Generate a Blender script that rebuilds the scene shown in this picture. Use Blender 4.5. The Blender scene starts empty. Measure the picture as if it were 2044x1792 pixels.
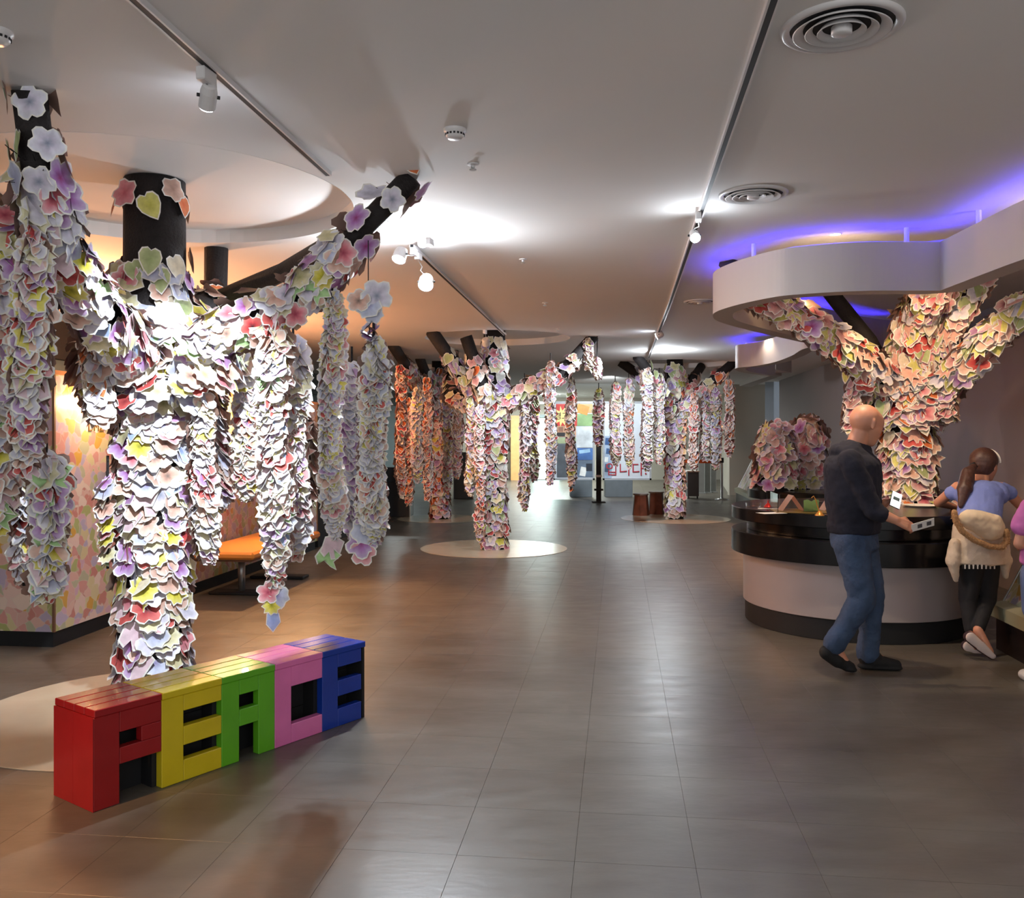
import bpy, bmesh, math, random
import numpy as np
from mathutils import Vector, Matrix
random.seed(7); rng = np.random.default_rng(7)
S = bpy.context.scene
COL = S.collection
# ------------------------------------------------------------------ camera
F = 1800.0; CX = 1022.0; HY = 870.0; EYE = 1.55
cam_d = bpy.data.cameras.new('camera'); cam = bpy.data.objects.new('camera', cam_d); COL.objects.link(cam)
cam.location = (0, 0, EYE); cam.rotation_euler = (math.radians(90), 0, 0)
cam_d.sensor_fit = 'HORIZONTAL'; cam_d.sensor_width = 36.0; cam_d.lens = 36.0*F/2044
cam_d.shift_y = -26.0/2044; cam_d.clip_start = .05; cam_d.clip_end = 100
S.camera = cam
# ------------------------------------------------------------------ view / world
S.view_settings.view_transform = 'Standard'; S.view_settings.look = 'None'
S.view_settings.gamma = 1; S.view_settings.use_curve_mapping = False
S.view_settings.exposure = 0.32
W = bpy.data.worlds.new('hall_air'); S.world = W; W.use_nodes = True
W.node_tree.nodes['Background'].inputs[0].default_value = (.95, .98, 1.0, 1)
W.node_tree.nodes['Background'].inputs[1].default_value = 0.72
CEIL = 2.90; REC = 2.99
PSI = math.atan(212/1800.)
def G(px, py): Y = EYE*F/(py-HY); return ((px-CX)*Y/F, Y)
def Cp(px, py, h=CEIL): Y = (h-EYE)*F/(HY-py); return ((px-CX)*Y/F, Y)
def P(px, py, Y): return Vector(((px-CX)*Y/F, Y, EYE-(py-HY)*Y/F))
def RW(lat, dep): return (lat*math.cos(PSI)+dep*math.sin(PSI), -lat*math.sin(PSI)+dep*math.cos(PSI))
def lin(c):
    r = []
    for v in c[:3]:
        v = v/255.; r.append(v/12.92 if v <= .04045 else ((v+.055)/1.055)**2.4)
    return tuple(r)
def aim(o, target):
    d = Vector(target)-o.location; o.rotation_euler = d.to_track_quat('-Z', 'Y').to_euler()
def light(kind, name, loc, power, col, size=.05, target=None, angle=50, blend=.4, sy=None):
    l = bpy.data.lights.new(name, kind); l.energy = power; l.color = col
    if kind == 'AREA':
        l.size = size
        if sy: l.shape = 'RECTANGLE'; l.size_y = sy
    else: l.shadow_soft_size = size
    if kind == 'SPOT': l.spot_size = math.radians(angle); l.spot_blend = blend
    o = bpy.data.objects.new(name, l); COL.objects.link(o); o.location = loc
    if target: aim(o, target)
    return o
COOL = (.86, .93, 1.0); WARM = (1.0, .62, .32); NEU = (1, .98, .95)
# added soft fill behind the camera, standing in for the hall's lamps
light('AREA', 'hall_fill', (-.5, -1.2, 2.85), 40, NEU, 2.5, (-.4, 3.0, 0))
light('AREA', 'hall_fill', (2.2, -.6, 2.85), 22, (1, .9, .78), 1.6, (2.2, 4, 0))
# ------------------------------------------------------------------ materials
def mat(name, color, rough=.6, var=.08, scale=6., bump=0., metal=0., spec=.5, coat=0., emit=None, estr=0., alpha=None, trans=0.):
    m = bpy.data.materials.new(name); m.use_nodes = True; nt = m.node_tree; b = nt.nodes['Principled BSDF']
    tc = nt.nodes.new('ShaderNodeTexCoord'); nz = nt.nodes.new('ShaderNodeTexNoise'); nz.inputs['Scale'].default_value = scale
    nz.inputs['Detail'].default_value = 4
    nt.links.new(tc.outputs['Object'], nz.inputs['Vector'])
    rp = nt.nodes.new('ShaderNodeValToRGB'); c = lin(color)
    rp.color_ramp.elements[0].position = .3; rp.color_ramp.elements[1].position = .7
    rp.color_ramp.elements[0].color = tuple(max(0, v*(1-var)) for v in c)+(1,)
    rp.color_ramp.elements[1].color = tuple(min(1, v*(1+var)) for v in c)+(1,)
    nt.links.new(nz.outputs['Fac'], rp.inputs['Fac']); nt.links.new(rp.outputs['Color'], b.inputs['Base Color'])
    b.inputs['Roughness'].default_value = rough; b.inputs['Metallic'].default_value = metal
    b.inputs['Specular IOR Level'].default_value = spec; b.inputs['Coat Weight'].default_value = coat
    b.inputs['Transmission Weight'].default_value = trans
    if bump:
        bp = nt.nodes.new('ShaderNodeBump'); bp.inputs['Strength'].default_value = bump; bp.inputs['Distance'].default_value = .01
        n2 = nt.nodes.new('ShaderNodeTexNoise'); n2.inputs['Scale'].default_value = scale*8
        nt.links.new(tc.outputs['Object'], n2.inputs['Vector']); nt.links.new(n2.outputs['Fac'], bp.inputs['Height'])
        nt.links.new(bp.outputs['Normal'], b.inputs['Normal'])
    if emit:
        b.inputs['Emission Color'].default_value = lin(emit)+(1,); b.inputs['Emission Strength'].default_value = estr
    return m
M = {}
M['ceiling'] = mat('ceiling_paint', (226, 224, 222), .85, .02, .6)
M['white'] = mat('white_paint', (222, 218, 212), .55, .03, 3)
M['whitemetal'] = mat('white_enamel', (215, 213, 214), .35, .03, 5)
M['dark'] = mat('dark_slot', (22, 22, 26), .6, .1, 5)
M['black'] = mat('black_board', (17, 18, 22), .7, .15, 5)
M['gloss'] = mat('black_gloss_laminate', (16, 15, 17), .2, .1, 3, spec=.35)
M['bark'] = mat('dark_bark_wrap', (30, 25, 26), .75, .35, 9, bump=.6)
M['disc'] = mat('cream_vinyl', (190, 178, 155), .22, .07, 2.5, spec=.4)
M['wallgrey'] = mat('grey_wall_paint', (148, 138, 138), .7, .03, 1)
M['wallbeige'] = mat('beige_wall_paint', (160, 154, 142), .7, .03, 1)
M['wallteal'] = mat('teal_grey_wall', (84, 100, 106), .7, .05, 1)
M['band'] = mat('soffit_paint', (188, 180, 176), .6, .02, 1)
M['drum'] = mat('drum_laminate', (168, 158, 158), .32, .03, 2, metal=.15)
M['steel'] = mat('steel', (170, 172, 172), .3, .05, 5, metal=.8)
M['paperwhite'] = mat('white_paper', (235, 232, 226), .6, .02, 5)
M['inkblack'] = mat('black_ink', (20, 20, 22), .6, .02, 5)
M['led'] = mat('lamp_lens', (255, 255, 255), .3, .0, 5, emit=(225, 238, 255), estr=120)
M['ledwarm'] = mat('warm_lamp_lens', (255, 240, 210), .3, .0, 5, emit=(255, 222, 170), estr=14)
M['bulb'] = mat('warm_bulb_glass', (255, 230, 180), .3, .0, 5, emit=(255, 205, 120), estr=18)
M['bluestrip'] = mat('blue_led_strip', (60, 50, 255), .3, 0, 5, emit=(62, 48, 255), estr=16)
def paper_mat():
    m = bpy.data.materials.new('printed_paper'); m.use_nodes = True; nt = m.node_tree; b = nt.nodes['Principled BSDF']
    at = nt.nodes.new('ShaderNodeAttribute'); at.attribute_name = 'Col'
    g = nt.nodes.new('ShaderNodeNewGeometry'); nz = nt.nodes.new('ShaderNodeTexNoise'); nz.inputs['Scale'].default_value = 28; nz.inputs['Detail'].default_value = 3
    nt.links.new(g.outputs['Position'], nz.inputs['Vector'])
    mr = nt.nodes.new('ShaderNodeMapRange'); mr.inputs['From Min'].default_value = .3; mr.inputs['From Max'].default_value = .7
    mr.inputs['To Min'].default_value = .8; mr.inputs['To Max'].default_value = 1.08
    nt.links.new(nz.outputs['Fac'], mr.inputs['Value'])
    mx = nt.nodes.new('ShaderNodeMix'); mx.data_type = 'RGBA'; mx.blend_type = 'MULTIPLY'; mx.inputs['Factor'].default_value = 1
    nt.links.new(at.outputs['Color'], mx.inputs['A']); nt.links.new(mr.outputs['Result'], mx.inputs['B'])
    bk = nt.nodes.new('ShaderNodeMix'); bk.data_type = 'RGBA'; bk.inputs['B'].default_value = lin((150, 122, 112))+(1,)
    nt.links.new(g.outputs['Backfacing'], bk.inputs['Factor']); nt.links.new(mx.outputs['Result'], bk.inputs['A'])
    nt.links.new(bk.outputs['Result'], b.inputs['Base Color']); b.inputs['Roughness'].default_value = .55
    b.inputs['Specular IOR Level'].default_value = .3
    return m
M['paper'] = paper_mat()
def floor_mat():
    m = bpy.data.materials.new('worn_vinyl_tile'); m.use_nodes = True; nt = m.node_tree; b = nt.nodes['Principled BSDF']
    g = nt.nodes.new('ShaderNodeNewGeometry')
    mp = nt.nodes.new('ShaderNodeMapping'); mp.inputs['Scale'].default_value = (1, 2.2, 1); nt.links.new(g.outputs['Position'], mp.inputs['Vector'])
    nz = nt.nodes.new('ShaderNodeTexNoise'); nz.inputs['Scale'].default_value = 1.3; nz.inputs['Detail'].default_value = 8; nz.inputs['Roughness'].default_value = .62
    nt.links.new(mp.outputs['Vector'], nz.inputs['Vector'])
    rp = nt.nodes.new('ShaderNodeValToRGB')
    rp.color_ramp.elements[0].position = .3; rp.color_ramp.elements[0].color = lin((78, 71, 63))+(1,)
    rp.color_ramp.elements[1].position = .72; rp.color_ramp.elements[1].color = lin((102, 97, 89))+(1,)
    nt.links.new(nz.outputs['Fac'], rp.inputs['Fac']); nt.links.new(rp.outputs['Color'], b.inputs['Base Color'])
    n2 = nt.nodes.new('ShaderNodeTexNoise'); n2.inputs['Scale'].default_value = 5; n2.inputs['Detail'].default_value = 8
    nt.links.new(mp.outputs['Vector'], n2.inputs['Vector'])
    mr = nt.nodes.new('ShaderNodeMapRange'); mr.inputs['To Min'].default_value = .26; mr.inputs['To Max'].default_value = .44
    nt.links.new(n2.outputs['Fac'], mr.inputs['Value']); nt.links.new(mr.outputs['Result'], b.inputs['Roughness'])
    n3 = nt.nodes.new('ShaderNodeTexNoise'); n3.inputs['Scale'].default_value = 14; n3.inputs['Detail'].default_value = 3
    nt.links.new(mp.outputs['Vector'], n3.inputs['Vector'])
    bp = nt.nodes.new('ShaderNodeBump'); bp.inputs['Strength'].default_value = .12; bp.inputs['Distance'].default_value = .006
    nt.links.new(n3.outputs['Fac'], bp.inputs['Height']); nt.links.new(bp.outputs['Normal'], b.inputs['Normal'])
    b.inputs['Specular IOR Level'].default_value = .55
    return m
M['floor'] = floor_mat()
# ------------------------------------------------------------------ mesh helpers
def link(name, me, parent=None, loc=None):
    o = bpy.data.objects.new(name, me); COL.objects.link(o)
    if parent is not None:
        o.parent = parent
        o.location = -parent_loc(parent) if loc is None else loc
    elif loc is not None: o.location = loc
    return o
def parent_loc(p):
    v = Vector((0, 0, 0)); 
    while p is not None: v = v+Vector(p.location); p = p.parent
    return v
def obj(name, bm, m, parent=None, smooth=False, recalc=True):
    """bm in world coordinates; linked as one object"""
    if recalc: bmesh.ops.recalc_face_normals(bm, faces=bm.faces)
    me = bpy.data.meshes.new(name); bm.to_mesh(me); bm.free()
    for mm in (m if isinstance(m, (list, tuple)) else [m]): me.materials.append(mm)
    if smooth:
        me.shade_smooth()
    if parent is None:
        c = np.array([v.co for v in me.vertices]); lo = c.min(0); hi = c.max(0)
        o0 = Vector(((lo[0]+hi[0])/2, (lo[1]+hi[1])/2, lo[2]))
        me.transform(Matrix.Translation(-o0)); return link(name, me, None, o0)
    return link(name, me, parent)
def empty(name, loc):
    o = bpy.data.objects.new(name, None); COL.objects.link(o); o.location = loc; o.empty_display_size = .05; return o
def tag(o, label, cat, group=None):
    o['label'] = label; o['category'] = cat
    if group: o['group'] = group
    return o
def thing(name, loc, label, cat, group=None): return tag(empty(name, loc), label, cat, group)
def struct(o): o['kind'] = 'structure'; return o
def box(bm, c, s, rz=0., rot=None, mi=0, bev=0.):
    r = bmesh.ops.create_cube(bm, size=1); vs = r['verts']
    R = rot if rot is not None else Matrix.Rotation(rz, 3, 'Z')
    for v in vs: v.co = R @ Vector((v.co.x*s[0], v.co.y*s[1], v.co.z*s[2])) + Vector(c)
    fs = set(f for v in vs for f in v.link_faces)
    for f in fs: f.material_index = mi
    if bev:
        es = list(set(e for v in vs for e in v.link_edges))
        bmesh.ops.bevel(bm, geom=es, offset=bev, segments=1, affect='EDGES')
    return vs
def tube(bm, pts, rads, n=12, cap=True, mi=0):
    pts = [Vector(p) for p in pts]; rings = []
    prev = None
    for i, p in enumerate(pts):
        d = (pts[min(i+1, len(pts)-1)]-pts[max(i-1, 0)]).normalized()
        if prev is None:
            a = d.orthogonal().normalized()
        else:
            a = (prev-d*prev.dot(d)).normalized()
        prev = a; b = d.cross(a)
        r = rads[i] if isinstance(rads, (list, tuple)) else rads
        rings.append([bm.verts.new(p+a*math.cos(2*math.pi*k/n)*r+b*math.sin(2*math.pi*k/n)*r) for k in range(n)])
    for i in range(len(rings)-1):
        for k in range(n):
            f = bm.faces.new((rings[i][k], rings[i][(k+1) % n], rings[i+1][(k+1) % n], rings[i+1][k])); f.material_index = mi
    if cap:
        bm.faces.new(rings[0][::-1]).material_index = mi; bm.faces.new(rings[-1]).material_index = mi
def lathe(bm, c, prof, n=48, mi=0, sx=1, sy=1):
    """prof list of (r,z)"""
    rings = []
    for r, z in prof:
        if r < 1e-6: rings.append([bm.verts.new((c[0], c[1], c[2]+z))])
        else: rings.append([bm.verts.new((c[0]+r*sx*math.cos(2*math.pi*k/n), c[1]+r*sy*math.sin(2*math.pi*k/n), c[2]+z)) for k in range(n)])
    for a, b in zip(rings, rings[1:]):
        for k in range(n):
            k2 = (k+1) % n
            if len(a) == 1 and len(b) == 1: continue
            if len(a) == 1: f = bm.faces.new((a[0], b[k], b[k2]))
            elif len(b) == 1: f = bm.faces.new((a[k], a[k2], b[0]))
            else: f = bm.faces.new((a[k], a[k2], b[k2], b[k]))
            f.material_index = mi
def prism(bm, poly, z0, z1, mi=0):
    lo = [bm.verts.new((x, y, z0)) for x, y in poly]; hi = [bm.verts.new((x, y, z1)) for x, y in poly]
    n = len(poly)
    for i in range(n): bm.faces.new((lo[i], lo[(i+1) % n], hi[(i+1) % n], hi[i])).material_index = mi
    bm.faces.new(hi).material_index = mi; bm.faces.new(lo[::-1]).material_index = mi
def B(): return bmesh.new()
def wallslab(name, p, q, z0, z1, th, m, parent=None):
    """vertical slab from plan point p to q, thickness th to the left of p->q"""
    p = Vector(p); q = Vector(q); d = (q-p).normalized(); n = Vector((-d.y, d.x))*th
    bm = B(); prism(bm, [p[:], q[:], (q+n)[:], (p+n)[:]], z0, z1); return obj(name, bm, m, parent)
# ------------------------------------------------------------------ structure: floor
T = .435; LO = -.158; DO = .245
fl = B(); prism(fl, [(-16, -1.5), (12, -1.5), (12, 36), (-16, 36)], -.06, -.004)
floor = struct(obj('floor', fl, mat('subfloor', (80, 73, 66), .8)))
tiles = []
for i in range(-22, 16):
    for j in range(3, 78):
        la = LO+(i+.5)*T; de = DO+(j+.5)*T; x, y = RW(la, de)
        if y < .8 or x < -14 or abs(x) > .62*y+1.0: continue
        tiles.append((y*y+x*x*.3, x, y, la, de))
tiles.sort()
tb = B(); box(tb, (0, 0, -.002), (T-.0010, T-.0010, .004), bev=.0004)
tm = bpy.data.meshes.new('floor_tile'); tb.to_mesh(tm); tb.free(); tm.materials.append(M['floor'])
for k, (_, x, y, la, de) in enumerate(tiles[:300]):
    o = bpy.data.objects.new('floor_tile', tm); COL.objects.link(o); o.parent = floor
    o.location = Vector((x, y, 0))-Vector(floor.location); o.rotation_euler = (0, 0, -PSI)
bm = B()
for (_, x, y, la, de) in tiles[300:]: box(bm, (x, y, -.002), (T-.0016, T-.0016, .004), rz=-PSI)
o = obj('floor_tile_field', bm, M['floor'], floor); o['kind'] = 'stuff'
# ------------------------------------------------------------------ structure: ceiling with round recesses
recs = [(-2.07, 5.15, 1.15), (-.2, 12.45, 1.0), (3.05, 16.9, 1.05), (-1.35, 17.2, 1.0)]
bm = B(); outer = [(-16, -1.5), (12, -1.5), (12, 36), (-16, 36)]
def loop(pts, z):
    vs = [bm.verts.new((x, y, z)) for x, y in pts]; return [bm.edges.new((vs[i], vs[(i+1) % len(vs)])) for i in range(len(vs))], vs
es, _ = loop(outer, CEIL); rimv = []
for (x, y, r) in recs:
    e, v = loop([(x+r*math.cos(t*math.pi/36), y+r*math.sin(t*math.pi/36)) for t in range(72)], CEIL); es += e; rimv.append(v)
bmesh.ops.triangle_fill(bm, edges=es, use_beauty=True)
ceil = struct(obj('ceiling', bm, M['ceiling'], recalc=False))
for (x, y, r) in recs:
    bm = B(); lathe(bm, (x, y, 0), [(r, CEIL-.001), (r, REC), (0, REC+.004)], 72)
    obj('ceiling_recess', bm, M['ceiling'], ceil)
# ------------------------------------------------------------------ structure: walls
a = RW(3.9, 1.5); b = RW(3.9, 22.6); struct(wallslab('wall_right', a, b, 0, CEIL, -.2, M['wallgrey']))
p = P(1527, 900, 22.6); q = P(1543, 900, 22.4)
struct(wallslab('trim_1', (p.x, p.y), (q.x+.02, q.y), 0, CEIL, .25, mat('blue_lit_column', (190, 205, 222), .5, .02)))  # blue-white light on the column edge put into its colour
p = P(1456, 900, 23.6); q = P(1560, 900, 23.6)
struct(wallslab('wall_far_right', (p.x, p.y), (q.x, q.y), 0, CEIL, .2, M['wallbeige']))
struct(wallslab('wall_back', (-12, 32), (12, 32), 0, CEIL, .2, M['wallbeige']))
a = RW(-6.6, 1.0); b = RW(-6.6, 32); wl = struct(wallslab('wall_left', a, b, 0, 2.45, .2, M['wallteal']))
a = RW(-6.5, 1.0); b = RW(-6.5, 31); struct(wallslab('trim_2', a, b, 2.45, CEIL, .3, M['black']))
p0 = P(1456, 900, 23.7); p1 = P(1440, 900, 30)
struct(wallslab('wall_passage', (p0.x, p0.y), (p1.x, p1.y), 0, CEIL, -.15, M['wallbeige']))
# black low partition past the booths
a = RW(-4.15, 12.15); b = RW(-4.15, 15.8); o = struct(wallslab('wall_partition', a, b, 0, 1.46, .5, M['black']))
a = RW(-4.12, 12.1); b = RW(-4.12, 15.8)
bm = B(); tube(bm, [(a[0], a[1], 1.50), (b[0], b[1], 1.50)], .018, 8); obj('rail', bm, M['steel'], o)
# ------------------------------------------------------------------ ring soffits
def band(name, pts, z0, z1, th, label):
    """pts outer plan points, thickness to the right side of the direction of travel"""
    pts = [Vector(p) for p in pts]
    sm = []
    for i in range(len(pts)-1):      # catmull-rom, except kinks kept by doubled points
        p0 = pts[max(i-1, 0)]; p1 = pts[i]; p2 = pts[i+1]; p3 = pts[min(i+2, len(pts)-1)]
        if (p1-p2).length < 1e-4: continue
        for k in range(6):
            t = k/6.; sm.append(.5*((2*p1)+(p2-p0)*t+(2*p0-5*p1+4*p2-p3)*t*t+(-p0+3*p1-3*p2+p3)*t**3))
    sm.append(pts[-1]); bm = B(); rows = []
    for i, p in enumerate(sm):
        d = (sm[min(i+1, len(sm)-1)]-sm[max(i-1, 0)]).normalized(); n = Vector((d.y, -d.x))*th
        q = p+n
        rows.append([bm.verts.new((p.x, p.y, z0)), bm.verts.new((q.x, q.y, z0)), bm.verts.new((q.x, q.y, z1)), bm.verts.new((p.x, p.y, z1))])
    for a, b in zip(rows, rows[1:]):
        for k in range(4): bm.faces.new((a[k], a[(k+1) % 4], b[(k+1) % 4], b[k]))
    bm.faces.new(rows[0]); bm.faces.new(rows[-1][::-1])
    return obj(name, bm, M['band'], None), sm
def Bp(px, py, h): Y = (h-EYE)*F/(HY-py); return ((px-CX)*Y/F, Y)
RB, RT = 2.48, 2.77
fr = [(2300, 440), (2170, 478), (2044, 517), (1960, 548), (1876, 580), (1876, 580), (1820, 580), (1750, 580), (1680, 582), (1600, 587), (1550, 592), (1494, 603), (1455, 613), (1430, 622), (1423, 630), (1433, 641), (1479, 655), (1551, 672), (1640, 690), (1760, 704), (1900, 700)]
ring, rs = band('ceiling_ring', [Bp(x, y, RB) for x, y in fr], RB, RT, .15, '')
tag(ring, 'large curved white hanging soffit ring above the round counter and its flower tree', 'ceiling ring')
bm = B(); c = [p for p in rs if p.x < 3.4]
for i in range(4, len(c)-12):
    d = (c[i+1]-c[i-1]).normalized(); n = Vector((d.y, -d.x))
    q = c[i]+n*.05
    if i > 4: pass
def lip(sm, parent, lo, hi):
    for off, hh in ((0.0, .022), (.135, .055)):
        bm = B(); rows = []
        for i in range(lo, len(sm)-hi):
            d = (sm[i+1]-sm[i-1]).normalized(); n = Vector((d.y, -d.x)); p = sm[i]+n*off; q = p+n*.012
            rows.append([bm.verts.new((p.x, p.y, RT)), bm.verts.new((q.x, q.y, RT)), bm.verts.new((q.x, q.y, RT+hh)), bm.verts.new((p.x, p.y, RT+hh))])
        for a, b in zip(rows, rows[1:]):
            for k in range(4): bm.faces.new((a[k], a[(k+1) % 4], b[(k+1) % 4], b[k]))
        obj('lip', bm, M['band'], parent)
    bm = B(); tp = []
    for i in range(lo, len(sm)-hi):
        d = (sm[i+1]-sm[i-1]).normalized(); n = Vector((d.y, -d.x)); q = sm[i]+n*.05; tp.append((q.x, q.y, RT+.009))
    tube(bm, tp, .008, 6); obj('led_strip', bm, M['bluestrip'], parent)
bm.free(); lip(rs, ring, 3, 6)
for px, py in ((1488, 489), (1815, 452), (1922, 430)):
    # rod stands on the ring top below its ceiling point
    tgt = min(rs, key=lambda p: abs(CX+F*p.x/p.y-px)+ (30 if p.y > 7.2 else 0))
    i = [k for k, p in enumerate(rs) if p is tgt][0]; d = (rs[min(i+1, len(rs)-1)]-rs[max(i-1, 0)]).normalized(); n = Vector((d.y, -d.x))*.075
    bm = B(); tube(bm, [(tgt.x+n.x, tgt.y+n.y, RT), (tgt.x+n.x, tgt.y+n.y, CEIL)], .016, 10); obj('hanger_rod', bm, M['whitemetal'], ring)
fr2 = [(1740, 704), (1665, 699), (1605, 698), (1580, 715), (1548, 729), (1510, 735), (1482, 735), (1469, 731), (1474, 726), (1520, 740), (1600, 752)]
fr2 = [(1700, 690), (1650, 688), (1605, 696), (1580, 710), (1548, 722), (1510, 730), (1480, 733), (1469, 735), (1470, 739), (1486, 744), (1530, 750)]
ring2, rs2 = band('ceiling_ring', [Bp(x, y, RB) for x, y in fr2], RB, RT, .14, '')
tag(ring2, 'smaller curved white hanging soffit ring farther back near the grey wall', 'ceiling ring')
lip(rs2, ring2, 2, 2)
# lower beam in front of the far right corner with three downlights
p = P(1475, 767, 21.0); q = P(1549, 737, 15.5)
sof = B(); prism(sof, [(P(1500, 0, 15.2).x, 15.2), (P(1549, 0, 15.2).x, 15.2), (P(1580, 0, 16).x, 16.0), (P(1530, 0, 16).x, 16)], 2.67, CEIL)
sof = struct(obj('trim_3', sof, M['band']))
sof2 = B(); prism(sof2, [P(1476, 0, 22.3)[:2], P(1542, 0, 18.2)[:2], P(1560, 0, 18.4)[:2], P(1500, 0, 22.5)[:2]], 2.78, CEIL)
struct(obj('trim_4', sof2, M['band']))
# ------------------------------------------------------------------ ceiling fixtures
def diffuser(px, py, R, label):
    x, y = Cp(px, py); t = thing('ceiling_vent', (x, y, CEIL), label, 'air vent')
    bm = B(); lathe(bm, (x, y, CEIL), [(R, 0), (R*1.0, -.006), (R*.95, -.014), (R*.86, -.012), (R*.84, 0.0)], 48); obj('rim', bm, M['whitemetal'], t, True)
    bm = B(); lathe(bm, (x, y, CEIL-.0015), [(R*.85, 0), (0, 0)], 48); obj('throat', bm, M['dark'], t)
    for f in (.80, .60, .40):
        bm = B(); lathe(bm, (x, y, CEIL), [(R*f*.78, -.003), (R*f*.97, -.022), (R*f, -.02), (R*f*.82, -.003)], 48); obj('cone', bm, M['whitemetal'], t, True)
    bm = B(); lathe(bm, (x, y, CEIL), [(R*.17, -.003), (R*.17, -.026), (R*.13, -.03), (0, -.03)], 24); obj('hub', bm, M['whitemetal'], t, True)
diffuser(1680, 52, .195, 'large round white air vent nearest the camera at upper right')
diffuser(1503, 387, .19, 'round white ceiling vent midway, above the left end of the big ring')
diffuser(1397, 601, .16, 'small distant round ceiling vent left of the big ring tip')
def detector(px, py, r, label):
    x, y = Cp(px, py); t = thing('smoke_detector', (x, y, CEIL), label, 'smoke detector')
    bm = B(); lathe(bm, (x, y, CEIL), [(r, 0), (r, -.012), (r*.85, -.018), (r*.8, -.032), (r*.6, -.042), (0, -.044)], 32); obj('housing', bm, M['whitemetal'], t, True)
    for k in range(16):
        a = k*math.pi/8; bm = B(); box(bm, (x+r*.83*math.cos(a), y+r*.83*math.sin(a), CEIL-.025), (.004, r*.18, .008), rz=a); obj('slot', bm, M['dark'], t)
detector(908, 258, .05, 'white round smoke detector in the middle of the ceiling')
detector(-6, 62, .05, 'white round smoke detector cut off at the top left corner')
for px, py, lb in ((944, 327, 'tiny ceiling sprinkler just behind the smoke detector'), (1044, 517, 'tiny ceiling sprinkler right of the bright lamps'), (1088, 604, 'tiny ceiling sprinkler above the middle tree branch'), (1114, 655, 'farthest tiny ceiling sprinkler over the middle tree')):
    x, y = Cp(px, py); t = thing('sprinkler', (x, y, CEIL), lb, 'sprinkler')
    bm = B(); lathe(bm, (x, y, CEIL), [(.03, 0), (.028, -.006), (.01, -.008), (.01, -.02)], 16); obj('rose', bm, M['whitemetal'], t)
    bm = B(); lathe(bm, (x, y, CEIL), [(0, -.028), (.018, -.028), (.018, -.031), (0, -.031)], 12); obj('deflector', bm, M['steel'], t)
def track(p, q, label, name='lighting_track'):
    p = Vector(p); q = Vector(q); d = (q-p).normalized(); ang = math.atan2(d.y, d.x); L = (q-p).length; c = (p+q)/2
    t = thing(name, (c.x, c.y, CEIL), label, 'lighting track')
    n = Vector((-d.y, d.x))
    for s in (-1, 1):
        bm = B(); box(bm, (c.x+n.x*.015*s, c.y+n.y*.015*s, CEIL-.011), (L, .008, .022), rz=ang); obj('rail', bm, M['whitemetal'], t)
    bm = B(); box(bm, (c.x, c.y, CEIL-.0105), (L, .022, .021), rz=ang); obj('slot', bm, M['dark'], t)
def ext(p, q, s): return (p[0]+(p[0]-q[0])*s, p[1]+(p[1]-q[1])*s)
a, b = Cp(280, 0), Cp(655, 343); track(ext(a, b, .5), b, 'white lighting track with black slot running over the front flower tree')
a, b = Cp(822, 488), Cp(1008, 666); track(a, b, 'white lighting track from the bright lamps toward the middle tree')
a, b = Cp(1541, 0), Cp(1395, 432); m_ = Cp(1338, 600); e_ = Cp(1295, 712)
track(ext(a, b, .5), b, 'right white lighting track, near length from the top edge to the lit lamp')
track(b, m_, 'right white lighting track, middle length behind the lit lamp'); track(m_, e_, 'right white lighting track, far length ending before the far tree')
def head(track_pt, lamp_pt, tgt, label, lit=True, r=.032, L=.085, power=0, angle=40, col=COOL, halo=0, adapter=True, lens='led', soft=.03):
    tx, ty = track_pt; lp = Vector(lamp_pt)
    t = thing('track_spotlight', (tx, ty, CEIL-.03), label, 'spotlight')
    if adapter:
        bm = B(); box(bm, (tx, ty, CEIL-.045), (.035, .09, .05), rz=-.2, bev=.004); obj('adapter', bm, M['whitemetal'], t)
    mid = Vector((tx, ty, CEIL-.07))
    k = (lp-mid)
    bm = B(); tube(bm, [mid, mid+k*.3+Vector((.01, 0, -.005)), mid+k*.5+Vector((-.012, 0, 0)), lp+Vector((0, 0, .03))], .0035, 6); obj('cable', bm, M['steel'], t)
    d = (Vector(tgt)-lp).normalized()
    bm = B(); tube(bm, [lp-d*L*.55, lp-d*L*.5, lp-d*L*.2, lp+d*L*.1, lp+d*L*.5], [r*.55, r*.8, r, r, r*1.02], 20, cap=True); obj('can', bm, M['whitemetal'], t, False)
    bm = B(); tube(bm, [lp+d*L*.5, lp+d*(L*.5+.004)], r*.9, 20); obj('lens', bm, M[lens], t)
    for s_ in (-1, 1):
        sd = d.cross(Vector((0, 0, 1))).normalized()
        bm = B(); tube(bm, [lp+sd*r*s_, lp+sd*(r+.01)*s_], .007, 8); obj('pivot', bm, M['dark'], t)
    if power:
        l = light('SPOT', 'track_spot_beam', lp+d*(L*.5+.012), power, col, soft, tgt, angle, .5)
    if halo: light('POINT', 'lamp_spill', lp+d*(L*.5+.03), halo, col, .03)
    return t
x, y = Cp(412, 128)
head((x, y), P(416, 192, 3.32), (-1.98, 5.05, 1.35), 'white cylinder spotlight hanging at upper left from the near track', power=330, angle=50, r=.031, L=.09)
x, y = Cp(835, 500); head((x, y), P(851, 562, 6.2), (-.7, 4.5, 1.0), 'blazing cool white spotlight facing the camera, lower of the bright group', power=70, angle=85, halo=42, r=.05)
x, y = Cp(826, 490); head((x, y), P(799, 508, 6.0), (-1.2, 5.0, .9), 'blazing cool white spotlight partly behind the leaves, left of the bright group', power=45, angle=80, halo=20, r=.045)
x, y = Cp(858, 470); head((x, y), P(842, 478, 6.3), (0.8, 3.5, 0), 'blazing cool white spotlight, upper of the bright group', power=110, angle=85, halo=16, r=.04)
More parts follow.
